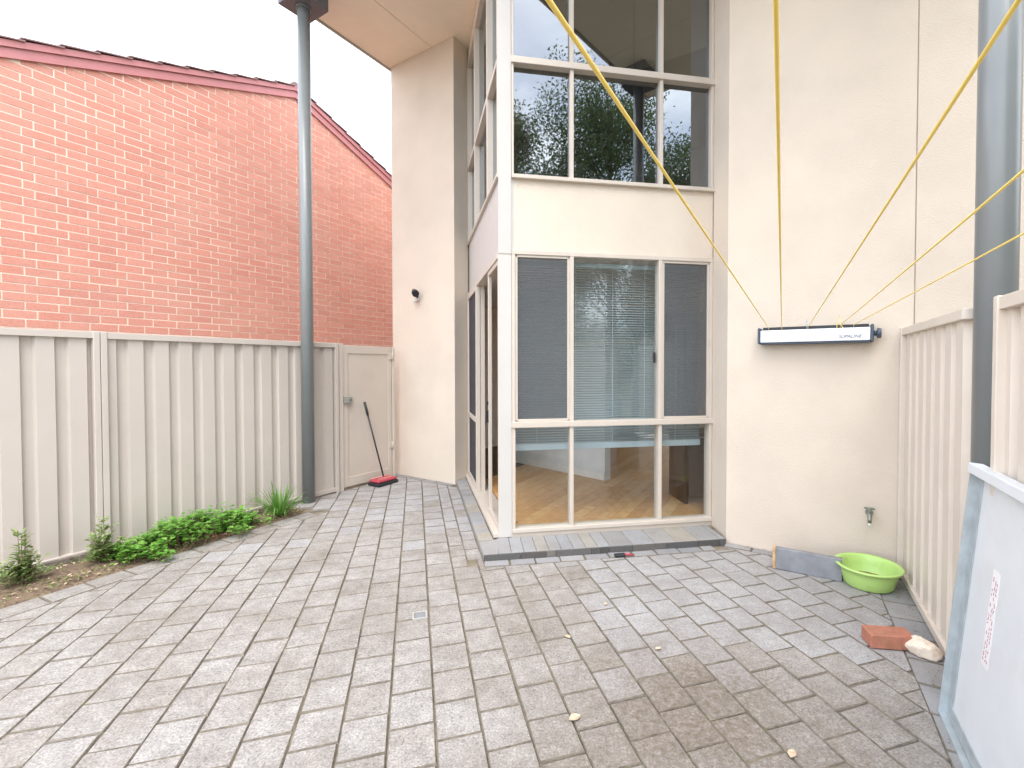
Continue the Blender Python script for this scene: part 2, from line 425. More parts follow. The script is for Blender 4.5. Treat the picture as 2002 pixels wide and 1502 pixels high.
M['lamp_glass'] = plain('lamp_glass', (0.70, 0.69, 0.64), 0.2)
M['grate'] = plain('grate_grey', (0.25, 0.27, 0.29), 0.5, metal=0.3)
M['grate_rim'] = plain('grate_rim', (0.36, 0.355, 0.33), 0.5)
M['leaf_dry'] = leafy('dry_leaf', (0.50, 0.36, 0.22), (0.66, 0.54, 0.40), 0.8, 0.1)
M['crumb'] = leafy('leaf_crumb', (0.13, 0.09, 0.05), (0.30, 0.22, 0.13), 0.85, 0.05)
M['weed'] = leafy('weed_leaf', (0.10, 0.30, 0.03), (0.26, 0.50, 0.09), 0.5, 0.3)
M['shrub'] = leafy('shrub_leaf', (0.14, 0.23, 0.06), (0.36, 0.42, 0.18), 0.5, 0.25)
M['strap'] = leafy('strap_leaf', (0.08, 0.22, 0.03), (0.20, 0.38, 0.08), 0.4, 0.3)
M['stem'] = plain('plant_stem', (0.16, 0.11, 0.06), 0.8)
M['tree'] = leafy('tree_leaf', (0.10, 0.15, 0.06), (0.22, 0.27, 0.12), 0.55, 0.45)
M['conifer'] = leafy('conifer_leaf', (0.12, 0.14, 0.05), (0.22, 0.22, 0.09), 0.6, 0.25)
M['bark'] = plain('bark', (0.12, 0.09, 0.07), 0.9, var=0.3, scale=14, bump=0.8, bscale=30)
M['moss'] = leafy('moss_tuft', (0.10, 0.18, 0.03), (0.22, 0.30, 0.07), 0.7, 0.2)

# ------------------------------------------------------------------ key places in plan
WALL_D = Vector((0.8545, -0.5195, 0)); WALL_N = Vector((-0.5195, -0.8545, 0))
LF_D = Vector((0.4828, 0.8757, 0)); LF_N = Vector((0.8757, -0.4828, 0))      # left fence, facing the yard
RF_D = Vector((0.434, 0.901, 0)); RF_N = Vector((-0.901, 0.434, 0))          # right fence, facing the yard
BAY_D = Vector((0.9842, 0.1771, 0)); BAY_N = Vector((0.1771, -0.9842, 0))
DOOR_D = Vector((-0.288, 0.9577, 0)).normalized(); DOOR_N = Vector((-0.9577, -0.288, 0)).normalized()
P1 = V2(-2.402, 6.91); P2 = V2(-1.36, 6.26); P3 = V2(-1.222, 6.497)
C0L = V2(-0.5155, 4.146); C0R = V2(-0.4057, 4.17)
BAY_L = 1.913
W1 = C0R + BAY_D * BAY_L
R0 = V2(1.502, 4.188)
G0 = V2(-2.743, 5.90)                                                    # gate end of the left fence
RF0 = V2(2.603, 3.524)                                                   # right fence meets the wall
SOFFIT = 5.87

# ------------------------------------------------------------------ ground
mb = MB(); mb.poly([(-300, -300, -0.30), (300, -300, -0.30), (300, 300, -0.30), (-300, 300, -0.30)])
tag(mb.build('ground', M['earth']), kind='structure')

# ------------------------------------------------------------------ courtyard paving
PC = Vector((-0.2877, 0.9577, 0)); PE = Vector((0.9577, 0.2877, 0))        # along the continuous joints / across
PW, PL, U0, V0 = 0.195, 0.229, 0.0731, 2.1255
def clip(poly, p, n):
    """keep the side of the plan line through p that n points to"""
    out = []
    for i in range(len(poly)):
        a, b = poly[i], poly[(i + 1) % len(poly)]
        da, db = (a - p).dot(n), (b - p).dot(n)
        if da >= 0: out.append(a)
        if (da > 0 > db) or (da < 0 < db):
            out.append(a + (b - a) * (da / (da - db)))
    return out
def area(poly):
    return abs(sum(poly[i].x * poly[(i + 1) % len(poly)].y - poly[(i + 1) % len(poly)].x * poly[i].y for i in range(len(poly)))) / 2
def inset(poly, d):
    """convex ring moved inward by d"""
    n = len(poly)
    a = sum(poly[i].x * poly[(i + 1) % n].y - poly[(i + 1) % n].x * poly[i].y for i in range(n))
    if a < 0: poly = poly[::-1]
    res = poly
    for i in range(n):
        e = (poly[(i + 1) % n] - poly[i])
        if e.length < 1e-4: continue
        e.normalize()
        nn = Vector((-e.y, e.x, 0))
        res = clip(res, poly[i] + nn * d, nn)
        if len(res) < 3: return []
    return res
BED_A = ground(0, 1192); BED_B = ground(604, 1001)                        # bed edge, left border
BD = (BED_B - BED_A).normalized(); BN = Vector((BD.y, -BD.x, 0))
BORDER = 0.195
R_IN = V2(2.162, 3.089); R_IN_D = RF_D; R_IN_N = RF_N                     # inner edge of the right border
STEP_A = ground(944.3, 1087.8, 0.052); STEP_A.z = 0
STEP_B = R0 + Vector((-0.02, -0.05, 0))
SD = (STEP_B - STEP_A).normalized(); SN = Vector((SD.y, -SD.x, 0))
U_STRIP = STEP_A.dot(PE)
V_CORNER = STEP_A.dot(PC)
FS = 0.118                                                               # cut row in front of the step
rc = random.Random(17)
paver_polys = []                                                         # (ring, kind)
def cells():
    k0, k1 = -22, 18
    for k in range(k0, k1):
        u0 = U0 + (k - 1) * PW
        ph = V0 + (PL / 2 if k % 2 else 0)
        for j in range(-9, 26):
            yield k, u0, u0 + PW, ph + j * PL, ph + (j + 1) * PL
def ring_uv(u0, u1, v0, v1):
    return [PE * a + PC * b for a, b in ((u0, v0), (u1, v0), (u1, v1), (u0, v1))]
WA_D = (P2 - P1).normalized(); WA_N = Vector((WA_D.y, -WA_D.x, 0))
if WA_N.y > 0: WA_N = -WA_N
def field(poly):
    c = sum(poly, Vector()) / len(poly)
    if c.y < 0.95: return []
    if c.y > 5.10:
        poly = clip(poly, G0 + LF_N * 0.03, LF_N)
    else:
        poly = clip(poly, BED_A + BN * (BORDER + 0.004), BN)
    if len(poly) < 3: return []
    poly = clip(poly, P1 + WA_N * 0.11, WA_N)
    if len(poly) < 3: return []
    poly = clip(poly, R_IN + RF_N * 0.002, RF_N)
    if len(poly) < 3: return []
    if c.x > 0: poly = clip(poly, R0 + WALL_N * 0.115, WALL_N)
    return poly if len(poly) >= 3 else []
for k, u0, u1, v0, v1 in cells():
    um, vm = (u0 + u1) / 2, (v0 + v1) / 2
    subs = []
    if k <= 1:
        subs = [(u0, u1)]
    elif vm > V_CORNER + 0.02:
        if k == 2: subs = [(u0, u0 + 0.124), ]
        elif k == 3: subs = [(u0 - PW + 0.124, U_STRIP)]
    else:
        subs = [(u0, u1)]
    for a, b in subs:
        pl = ring_uv(a + 0.0014, b - 0.0014, v0 + 0.0022, v1 - 0.0022)
        if k == 3 and vm <= V_CORNER + 0.02:
            sliver = clip(clip(pl, PE * (U_STRIP - 0.002), -PE), STEP_A + PC * -FS * 1.3, PC)
            if len(sliver) >= 3 and area(sliver) > 0.0005:
                paver_polys.append((inset(sliver, 0.002) or sliver, 'pavers'))
        if k >= 3 and vm <= V_CORNER + 0.02:
            pl = clip(pl, STEP_A + SN * FS, SN)
            if len(pl) < 3: continue
        pl = field(pl)
        if len(pl) >= 3 and area(pl) > 0.0012:
            pl = inset(pl, 0.0008)
            if len(pl) >= 3:
                c = sum(pl, Vector()) / len(pl)
                cool = (c.x > 0.25 and c.y > 2.55 + rc.gauss(0, 0.25)) or c.y > 4.6 + rc.gauss(0, 0.5)
                paver_polys.append((pl, 'pavers_cool' if cool else 'pavers'))
def course(p, d, n, length, width, pitch, mat, start=0.0, clips=()):
    """a row of pavers laid along a line: p start, d along, n across"""
    s = start
    while s < length:
        pl = [p + d * s, p + d * min(s + pitch, length), p + d * min(s + pitch, length) + n * width, p + d * s + n * width]
        for cp, cn in clips:
            if len(pl) >= 3: pl = clip(pl, cp, cn)
        if len(pl) >= 3 and area(pl) > 0.001:
            pl = inset(pl, 0.0034)
            if len(pl) >= 3: paver_polys.append((pl, mat))
        s += pitch
course(BED_A - BD * 2.4, BD, BN, 4.60, BORDER, 0.232, 'pavers')
course(RF0 - RF_D * 4.2, RF_D, RF_N, 4.1, 0.215, 0.23, 'pavers_grey', clips=((R0 + WALL_N * 0.11, WALL_N),))
course(R0 + WALL_N * 0.002, WALL_D, WALL_N, 1.25, 0.108, 0.225, 'pavers_grey')
course(P1 + WA_N * 0.002, WA_D, WA_N, (P2 - P1).length + 0.02, 0.105, 0.23, 'pavers_grey')
course(STEP_A + SN * 0.002, SD, SN, (STEP_B - STEP_A).length - 0.14, FS - 0.004, 0.205, 'pavers_grey')
# ranking: the 300 that show largest are single parts, the rest one joined part
def proj_area(pl):
    pts = []
    for p in pl:
        if p.y < 0.6: return 0
        x, y = PX + FOC * p.x / p.y, HOR + FOC * EYE / p.y
        pts.append(Vector((min(max(x, -30), 2032), min(max(y, -30), 1532), 0)))
    return area(pts)
paver_polys.sort(key=lambda t: -proj_area(t[0]))
from mathutils import noise as mnoise
sandbed = MB()
gx, gy, st_ = 205, 200, 0.035
for j in range(gy + 1):
    for i in range(gx + 1):
        x, y = -4.3 + i * st_, 0.4 + j * st_
        z = -0.0095 + 0.0065 * mnoise.noise(Vector((x * 3.1, y * 3.1, 0))) + 0.003 * mnoise.noise(Vector((x * 17, y * 17, 3)))
        sandbed.v.append(Vector((x, y, min(z, -0.0035))))
for j in range(gy):
    for i in range(gx):
        q = j * (gx + 1) + i
        sandbed.f.append((q, q + 1, q + gx + 2, q + gx + 1)); sandbed.sm.append(True)
sandbed.prism([V2(-7, -4), V2(6.5, -4), V2(6.5, 8), V2(-7, 8)], -0.25, -0.03)
paving = sandbed.build('courtyard_paving', M['sand'])
tag(paving, kind='structure')
rp = random.Random(3)
def add_paver(mb, pl):
    a = sum(pl[i].x * pl[(i + 1) % len(pl)].y - pl[(i + 1) % len(pl)].x * pl[i].y for i in range(len(pl)))
    if a < 0: pl = pl[::-1]
    c = sum(pl, Vector()) / len(pl)
    th = rp.gauss(0, 0.006)
    jx, jy = rp.gauss(0, 0.0010), rp.gauss(0, 0.0010)
    pl = [Vector((c.x + jx + (p.x - c.x) - (p.y - c.y) * th, c.y + jy + (p.y - c.y) + (p.x - c.x) * th, 0)) for p in pl]
    top = inset(pl, 0.0038)
    dz = rp.uniform(-0.0030, 0.0025)
    tx, ty = rp.uniform(-0.010, 0.010), rp.uniform(-0.010, 0.010)
    zz = lambda p, b: Vector((p.x, p.y, b + dz + (p.x - c.x) * tx + (p.y - c.y) * ty))
    if len(top) != len(pl): top = [c + (p - c) * 0.96 for p in pl]
    top = [p + (c - p).normalized() * abs(rp.gauss(0, 0.0022)) for p in top]
    n, i = len(pl), len(mb.v)
    mb.v += [zz(p, -0.045) for p in pl] + [zz(p, -0.005) for p in pl] + [zz(p, 0.0) for p in top]
    for lv in (0, 1):
        for k in range(n):
            mb.f.append((i + lv * n + k, i + lv * n + (k + 1) % n, i + (lv + 1) * n + (k + 1) % n, i + (lv + 1) * n + k)); mb.sm.append(False)
    mb.f.append(tuple(i + 2 * n + k for k in range(n))); mb.sm.append(False)
    mb.edge = getattr(mb, 'edge', []) + [len(mb.f) - 1 - n + k for k in range(n)]
    return c
rest = {'pavers': MB(), 'pavers_grey': MB(), 'pavers_cool': MB()}
for q, (pl, mt) in enumerate(paver_polys):
    if q < 300:
        mb = MB(); c = add_paver(mb, pl)
        mb.build('paver', M[mt], paving, origin=c)
    else:
        add_paver(rest[mt], pl)
tag(rest['pavers'].build('far_pavers', M['pavers'], paving), kind='stuff')
tag(rest['pavers_cool'].build('far_grey_pavers', M['pavers_cool'], paving), kind='stuff')
tag(rest['pavers_grey'].build('edging_pavers', M['pavers_grey'], paving), kind='stuff')

# ------------------------------------------------------------------ garden bed along the left fence
bed = MB()
nx, ny = 40, 8
rb = random.Random(11)
bed_len = 4.64
idx = []
for i in range(nx + 1):
    row = []
    for j in range(ny + 1):
        f0 = BED_A - BD * 2.4 + BD * (bed_len * i / nx)
        wall_p = hit(G0, LF_D, 0)[0]
        k = (f0 - G0).dot(LF_D)
        f1 = G0 + LF_D * k + LF_N * -0.02
        t = j / ny
        p = f0 + (f1 - f0) * t
        z = -0.008 + 0.05 * math.sin(math.pi * min(1, t * 1.1)) * min(1, (nx - i) / 5) + rb.uniform(-0.008, 0.010) * (0 < j < ny)
        if j == 0: z = -0.012
        row.append(len(bed.v)); bed.v.append(Vector((p.x, p.y, z)))
    idx.append(row)
for i in range(nx):
    for j in range(ny):
        bed.f.append((idx[i][j], idx[i + 1][j], idx[i + 1][j + 1], idx[i][j + 1])[::-1]); bed.sm.append(True)
tag(bed.build('garden_bed', M['soil']), kind='structure')

# ------------------------------------------------------------------ rendered house with the glazed corner bay
house = thing('rendered_house', P2, 'cream rendered two storey house with tall glazed corner bay', 'house')
PB = P1 + LF_D * 5.2
RE = R0 + WALL_D * 4.2
RB = RE + LF_D * 5.2
mb = MB().prism([P1, P2, P3, P3 + DOOR_D * 0.25 + Vector((-0.05, 0, 0)), P2 + LF_D * 0.5, P1 + LF_D * 0.5], -0.06, SOFFIT - 0.003)
mb.build('wing_wall', M['render'], house)
fw = Frame(R0, WALL_D, WALL_N)
# main wall in two panels with a control joint between them
JS = hit(R0, WALL_D, 1786)[1]
mb = MB().prism([R0, fw.p(JS - 0.004), fw.p(JS - 0.004, -0.24), R0 + V2(0.32, 0.28) * 0.9, W1 + V2(0.06, 0.10), W1 + V2(0.0, 0.0)], -0.06, SOFFIT - 0.003)
mb.build('main_wall', M['render'], house)
MB().box(fw, JS + 0.004, 4.2, -0.24, 0.0, -0.06, SOFFIT - 0.003).build('main_wall', M['render'], house)
MB().box(fw, JS - 0.004, JS + 0.004, -0.2, -0.006, -0.06, SOFFIT - 0.003).build('control_joint', M['joint'], house)
fb = Frame(C0R, BAY_D, BAY_N)
fd = Frame(C0L, DOOR_D, DOOR_N)
DL = (P3 - C0L).length
Z_SILL0, Z_HEAD, Z_UP0, Z_UP1 = 0.088, 2.593, 3.215, 5.62
# bands between the storeys and above
MB().box(fb, 0.0, BAY_L, -0.14, -0.012, Z_HEAD, Z_UP0).build('spandrel', M['render'], house)
MB().box(fd, 0.0, DL, -0.14, -0.012, Z_HEAD - 0.035, Z_UP0).build('spandrel', M['white_post'], house)
MB().box(fb, 0.0, BAY_L, -0.14, -0.012, Z_UP1, SOFFIT - 0.003).build('spandrel', M['render'], house)
MB().box(fd, 0.0, DL, -0.14, -0.012, Z_UP1, SOFFIT - 0.003).build('spandrel', M['render'], house)
mb = MB().prism([C0L, C0R, C0R - BAY_N * 0.09, C0R - BAY_N * 0.09 + V2(-0.06, 0.02), C0L - DOOR_N * 0.09], 0.054, SOFFIT - 0.003)
post = mb.build('corner_post', M['white_post'], house)
MB().prism([C0L + V2(-0.003, -0.004), C0R + V2(0.003, -0.004), C0R + V2(0.003, 0.05), C0L + V2(0.0, 0.05)], 2.553, 2.557).build('cover_joint', M['joint'], post)
# kerb strip under the glazing
MB().box(fb, 0.0, BAY_L, -0.12, -0.004, 0.03, Z_SILL0).build('sill', M['frame'], house)

# --- windows of the front of the bay
T1, T2 = 0.5435, 1.387
def pane(fr, s0, s1, z0, z1, mat, parent, n=-0.055):
    return MB().box(fr, s0, s1, n, n + 0.005, z0, z1).build('pane', mat, parent)
win = MB()
win.box(fb, 0.004, BAY_L - 0.002, -0.10, 0.012, Z_SILL0, Z_SILL0 + 0.035, 0.003)
win.box(fb, 0.004, BAY_L - 0.002, -0.10, 0.006, Z_HEAD - 0.04, Z_HEAD - 0.004, 0.003)
win.box(fb, 0.0, BAY_L + 0.002, -0.10, 0.022, 1.025, 1.075, 0.003)
lo_z0, lo_z1, hi_z0, hi_z1 = Z_SILL0 + 0.035, 1.025, 1.075, Z_HEAD - 0.04
for s, w in ((0.004, 0.03), (T1 - 0.018, 0.036), (T2 - 0.018, 0.036), (BAY_L - 0.032, 0.03)):
    win.box(fb, s, s + w, -0.10, 0.004, lo_z0 - 0.003, lo_z1 + 0.003, 0.003)
    win.box(fb, s, s + w, -0.10, 0.004, hi_z0 - 0.003, hi_z1 + 0.003, 0.003)
# sashes of the upper lights
for a, b in ((0.034, T1 - 0.018), (T1 + 0.018, T2 - 0.018), (T2 + 0.018, BAY_L - 0.032)):
    if a > 0.5 and a < 1.0:
        continue
    for q in ((a, a + 0.022, hi_z0, hi_z1), (b - 0.022, b, hi_z0, hi_z1), (a, b, hi_z0, hi_z0 + 0.022), (a, b, hi_z1 - 0.022, hi_z1)):
        win.box(fb, q[0], q[1], -0.035, -0.006, q[2], q[3], 0.002)
wlo = win.build('window', M['frame'], house)
wlo['label'] = 'ground floor window of six panes in cream frame'
for a, b in ((0.03, T1 - 0.014), (T1 + 0.014, T2 - 0.014), (T2 + 0.014, BAY_L - 0.03)):
    pane(fb, a, b, lo_z0 - 0.005, lo_z1 + 0.005, M['glass_lo'], wlo)
    pane(fb, a, b, hi_z0 - 0.005, hi_z1 + 0.005, M['glass_lo'], wlo)
for a, b in ((0.05, T1 - 0.035), (T2 + 0.035, BAY_L - 0.05)):
    MB().box(fb, a, b, -0.022, -0.019, hi_z0 + 0.018, hi_z1 - 0.018).build('insect_screen', M['screen'], wlo)
MB().box(fb, T2 - 0.055, T2 - 0.035, -0.052, -0.03, 1.60, 1.70, 0.003).build('window_latch', M['dark'], wlo)

win = MB()
win.box(fb, 0.004, BAY_L + 0.012, -0.10, 0.03, Z_UP0 - 0.004, Z_UP0 + 0.03, 0.003)
win.box(fb, 0.004, BAY_L - 0.002, -0.10, 0.004, Z_UP1 - 0.04, Z_UP1, 0.003)
win.box(fb, 0.0, BAY_L + 0.006, -0.10, 0.024, 4.205, 4.262, 0.003)
for s, w in ((0.004, 0.02), (T1 - 0.018, 0.034), (T2 - 0.016, 0.034), (BAY_L - 0.03, 0.028)):
    win.box(fb, s, s + w, -0.10, 0.004, Z_UP0 + 0.026, 4.208, 0.003)
    win.box(fb, s, s + w, -0.10, 0.004, 4.258, Z_UP1 - 0.036, 0.003)
wup = win.build('window', M['frame'], house)
wup['label'] = 'upper floor window mirroring sky, trees and eave'
MB().box(fb, 1.135, 1.155, -0.075, -0.06, 4.258, Z_UP1 - 0.036, 0.002).build('sash_stile', M['frame'], wup)
for a, b in ((0.02, T1 - 0.014), (T1 + 0.012, T2 - 0.012), (T2 + 0.014, BAY_L - 0.026)):
    pane(fb, a, b, Z_UP0 + 0.02, 4.21, M['glass_up'], wup)
    pane(fb, a, b, 4.255, Z_UP1 - 0.03, M['glass_up'], wup)

# --- glazing of the side of the bay: upper lights and the sliding door below
win = MB()
win.box(fd, 0.0, DL - 0.01, -0.10, 0.016, Z_UP0 - 0.004, Z_UP0 + 0.03, 0.003)
win.box(fd, 0.0, DL - 0.01, -0.10, 0.004, Z_UP1 - 0.04, Z_UP1, 0.003)
win.box(fd, 0.0, DL - 0.01, -0.10, 0.006, 4.205, 4.255, 0.003)
for s, w in ((0.0, 0.03), (0.60, 0.05), (1.62, 0.05), (DL - 0.05, 0.04)):
    win.box(fd, s, s + w, -0.10, 0.008, Z_UP0 + 0.026, 4.208, 0.003)
    win.box(fd, s, s + w, -0.10, 0.008, 4.252, Z_UP1 - 0.036, 0.003)
wsd = win.build('window', M['frame'], house)
wsd['label'] = 'upper side window of the bay seen edge on'
for a, b in ((0.02, 0.61), (0.64, 1.63), (1.66, DL - 0.04)):
    pane(fd, a, b, Z_UP0 + 0.02, 4.21, M['glass_up'], wsd)
    pane(fd, a, b, 4.25, Z_UP1 - 0.03, M['glass_up'], wsd)
ZD0, ZD1 = 0.085, Z_HEAD - 0.04
dr = MB()
dr.box(fd, 0.0, DL - 0.01, -0.16, 0.05, 0.056, ZD0 + 0.012, 0.003)               # threshold track
dr.box(fd, 0.0, DL - 0.01, -0.14, 0.012, ZD1 - 0.045, ZD1 + 0.002, 0.003)
dr.box(fd, DL - 0.05, DL - 0.01, -0.12, 0.012, ZD0, ZD1 - 0.04, 0.003)
dr.box(fd, 0.0, 0.03, -0.12, 0.004, ZD0, ZD1 - 0.04, 0.003)
door = dr.build('sliding_door', M['frame'], house)
door['label'] = 'sliding glass door in the side of the bay, partly open'
leaf = MB()                                                                       # edge of the leaf that stands open, next to the post
for q in ((0.595, 0.64, ZD0 + 0.01, ZD1 - 0.045), (0.03, 0.60, ZD0 + 0.01, ZD0 + 0.06), (0.03, 0.60, ZD1 - 0.09, ZD1 - 0.045)):
    leaf.box(fd, q[0], q[1], -0.034, 0.0, q[2], q[3], 0.003)
leaf.build('door_stile', M['frame'], door)
leaf = MB()                                                                       # screen door slid back, in front
MB().box(fd, 1.452, 1.475, -0.085, -0.035, ZD0 + 0.012, ZD1 - 0.045, 0.003).build('door_stile', M['frame'], door)
for q in ((1.45, 1.50, ZD0 + 0.012, ZD1 - 0.045), (DL - 0.11, DL - 0.05, ZD0 + 0.012, ZD1 - 0.045), (1.495, DL - 0.1, ZD0 + 0.012, ZD0 + 0.07), (1.495, DL - 0.1, ZD1 - 0.095, ZD1 - 0.045), (1.495, DL - 0.1, 0.90, 0.955)):
    leaf.box(fd, q[0], q[1], -0.03, 0.02, q[2], q[3], 0.003)
leaf.build('screen_door', M['frame'], door)
MB().box(fd, 1.49, DL - 0.1, -0.004, 0.001, ZD0 + 0.06, ZD1 - 0.09).build('insect_screen', M['screen_dark'], door)
MB().box(fd, 0.641, 0.66, -0.03, -0.004, ZD0 + 0.01, ZD1 - 0.045).build('door_seal', M['dark'], door)
mb = MB()
mb.box(fd, 0.605, 0.632, 0.0, 0.03, 1.00, 1.13, 0.004); mb.box(fd, 0.61, 0.63, 0.0, 0.022, 1.18, 1.22, 0.004)
mb.build('handle', M['dark'], door)

# --- soffit, its sheets, fascia
E0 = P1 + V2(-0.01, 0.02)
ES = Frame(E0, -LF_D, WALL_D)                          # s towards the camera, n to the right along the wall direction
def sof(s, n): return E0 - LF_D * s + WALL_D * n
ov = 1.95
n = -0.0
sheets = [(-0.005, 0.84), (0.848, 2.05), (2.058, 3.26), (3.268, 4.46), (4.468, 5.67), (5.678, 6.9)]
for a, b in sheets:
    # front edge runs parallel to the wall; back edge runs under the house
    MB().prism([sof(ov, a), sof(ov, b), sof(-1.9 if a > 0.7 else 0.0, b), sof(-1.9 if a > 0.7 else 0.0, a)], SOFFIT, SOFFIT + 0.012).build('soffit_sheet', M['soffit'], house)
MB().prism([sof(ov + 0.02, -0.03), sof(ov + 0.02, 6.95), sof(-5.2, 6.95), sof(-5.2, -0.0), sof(0, -0.03)], SOFFIT + 0.02, SOFFIT + 0.30).build('roof', M['cap'], house)
mb = MB().prism([sof(ov + 0.02, -0.035), sof(-5.2, -0.035), sof(-5.2, -0.012), sof(ov + 0.02, -0.012)], SOFFIT - 0.022, SOFFIT + 0.15)
mb.build('fascia', M['white_post'], house)
MB().prism([sof(ov + 0.045, -0.035), sof(ov + 0.045, 6.95), sof(ov + 0.022, 6.95), sof(ov + 0.022, -0.035)], SOFFIT - 0.022, SOFFIT + 0.15).build('fascia', M['white_post'], house)

# --- shell behind: outer walls, floors, inner wall with skirting
MB().prism([P1 + LF_D * 0.5, PB, PB + WALL_D * 0.2, P1 + LF_D * 0.5 + WALL_D * 0.2], -0.06, SOFFIT - 0.003).build('side_wall', M['render'], house)
MB().prism([RE, RB, RB - WALL_D * 0.2, RE - WALL_D * 0.2 - WALL_N * 0.25], -0.06, SOFFIT - 0.003).build('side_wall', M['render'], house)
fk = Frame(PB, (RB - PB).normalized(), -WALL_N)
KL = (RB - PB).length
bw = MB()
bw.box(fk, 0, 2.0, -0.2, 0, -0.06, SOFFIT); bw.box(fk, 3.1, 3.75, -0.2, 0, -0.06, SOFFIT); bw.box(fk, 3.75, KL - 0.5, -0.2, 0, 2.5, SOFFIT); bw.box(fk, KL - 0.5, KL, -0.2, 0, -0.06, SOFFIT)  # wide low opening on the unseen right side, added to light the floor
bw.box(fk, 2.0, 3.1, -0.2, 0, 2.15, SOFFIT); 
bw.build('rear_wall', M['inner'], house)
cu = MB()
for q in range(44):
    a, b = 1.95 + 1.2 * q / 44, 1.95 + 1.2 * (q + 1) / 44
    za = 0.03 * math.sin(q * 1.4); zb = 0.03 * math.sin((q + 1) * 1.4)
    cu.poly([fk.p(a, -0.3 + za, 0.16), fk.p(b, -0.3 + zb, 0.16), fk.p(b, -0.3 + zb, 2.3), fk.p(a, -0.3 + za, 2.3)], True)
bm = bmesh.new(); vs = [bm.verts.new(v) for v in cu.v]
for f in cu.f: bm.faces.new([vs[i] for i in f])
bmesh.ops.remove_doubles(bm, verts=bm.verts, dist=0.0001)
cu = MB(); cu.add_bm(bm, True)
cu.build('dimming_curtain', M['dimming_curtain'], house)  # sheer cloth added to dim the bright rear doorway
slab = [P3 + V2(0.05, 0.0), C0L - DOOR_N * 0.15 + V2(0.02, 0), C0R - BAY_N * 0.145, W1 - BAY_N * 0.145, W1 + V2(0.35, 0.1), RE - WALL_N * 0.28, RB, PB, P1 + LF_D * 0.5, P2 + LF_D * 0.52]
MB().prism(slab, 2.62, 3.18).build('floor_slab', M['inner'], house)
FLOOR = 0.095
flo = MB().prism([p for p in slab], -0.05, FLOOR - 0.012).build('interior_floor', M['cabinet'], house)
fl = Frame(C0L, RF_D, Vector((RF_D.y, -RF_D.x, 0)))
rf = random.Random(5)
bmesh_board = {}
for c in range(-10, 30):
    s = -2.2 + rf.uniform(0, 1.2)
    while s < 5.4:
        L = rf.uniform(0.9, 1.5)
        n0 = c * 0.125
        pl = [fl.p(s, n0 + 0.001), fl.p(s + L - 0.002, n0 + 0.001), fl.p(s + L - 0.002, n0 + 0.124), fl.p(s, n0 + 0.124)]
        s += L
        for cp, cn in ((C0R - BAY_N * 0.13, -BAY_N), (C0L - DOOR_N * 0.17, -DOOR_N)) + (((R0 - WALL_N * 0.27, -WALL_N),) if fl.p(s - L / 2, n0).x > 1.5 else ()):
            if len(pl) >= 3: pl = clip(pl, cp, cn)
        if len(pl) >= 3 and area(pl) > 0.004:
            MB().prism(pl, FLOOR - 0.011, FLOOR).build('floorboard', M['board'], flo)
IW0 = V2(-0.72, 7.31); IW1 = V2(0.61, 6.07)
fi = Frame(IW0, (IW1 - IW0).normalized())
if fi.n.y > 0: fi = Frame(IW0, (IW1 - IW0).normalized(), -fi.n)
IL = (IW1 - IW0).length
iw = MB().box(fi, 0, IL, -0.12, 0, FLOOR, 2.62).build('inner_wall', M['inner'], house)
MB().box(fi, 0, IL, 0.0, 0.014, FLOOR, FLOOR + 0.09, 0.003).build('skirting', M['skirting'], iw)
MB().box(fi, IL + 0.9, IL + 3.0, -1.2, -1.08, FLOOR, 2.62).build('inner_wall', M['inner'], house)
MB().prism([P3 + V2(0.3, 1.2), P3 + V2(0.42, 1.2), P3 + V2(2.2, 4.4), P3 + V2(2.05, 4.4)], 3.18, SOFFIT).build('inner_wall', M['inner'], house)

# ------------------------------------------------------------------ low step round the bay
step = thing('paved_step', STEP_A, 'low grey paved step around the foot of the glazed bay', 'step')
rs = random.Random(9)
ring = [STEP_A, STEP_B, W1 - BAY_N * 0.0 + V2(0, 0.05), C0R + V2(0, 0.08), C0L + V2(0.0, 0.1), P3 + V2(0.02, -0.03), P3 + V2(-0.17, -0.12)]
MB().prism([p for p in [STEP_A + SD * 0.012 - SN * 0.012, STEP_B - SN * 0.01, W1 + V2(0, 0.04), C0R + V2(0, 0.06), C0L + V2(0.05, 0.08)]], -0.04, 0.044).build('step_core', M['sand'], step)
MB().prism([STEP_A + SD * 0.012 - SN * 0.012, C0L + V2(0.05, 0.08), P3 + V2(0.02, -0.03), P3 + V2(-0.14, -0.10)], -0.04, 0.044).build('step_core', M['sand'], step)
def step_piece(pl, z1=0.052, z0=-0.03):
    pl = inset(pl, 0.0015)
    if len(pl) < 3 or area(pl) < 0.0008: return
    mb = MB(); top = inset(pl, 0.004)
    if len(top) != len(pl): return
    dz = rs.uniform(-0.0015, 0.0015)
    n = len(pl)
    mb.v += [Vector((p.x, p.y, z0)) for p in pl] + [Vector((p.x, p.y, z1 - 0.004 + dz)) for p in pl] + [Vector((p.x, p.y, z1 + dz)) for p in top]
    for lv in (0, 1):
        for k in range(n):
            mb.f.append((lv * n + k, lv * n + (k + 1) % n, (lv + 1) * n + (k + 1) % n, (lv + 1) * n + k)); mb.sm.append(False)
    mb.f.append(tuple(2 * n + k for k in range(n))); mb.sm.append(False)
    mb.build('paver', M['step_face'], step, origin=sum(pl, Vector()) / n)
LS = (STEP_B - STEP_A).length
fst = Frame(STEP_A, SD, SN)
s = 0.0
while s < LS:
    e = min(s + rs.choice((0.08, 0.20, 0.21, 0.30)), LS)
    MB().box(fst, s + 0.0015, e - 0.0015, -0.006, 0.006, -0.02, 0.0485 + rs.uniform(-0.001, 0.001), 0.002).build('riser_piece', M['riser'], step)
    s = e
s = 0.12
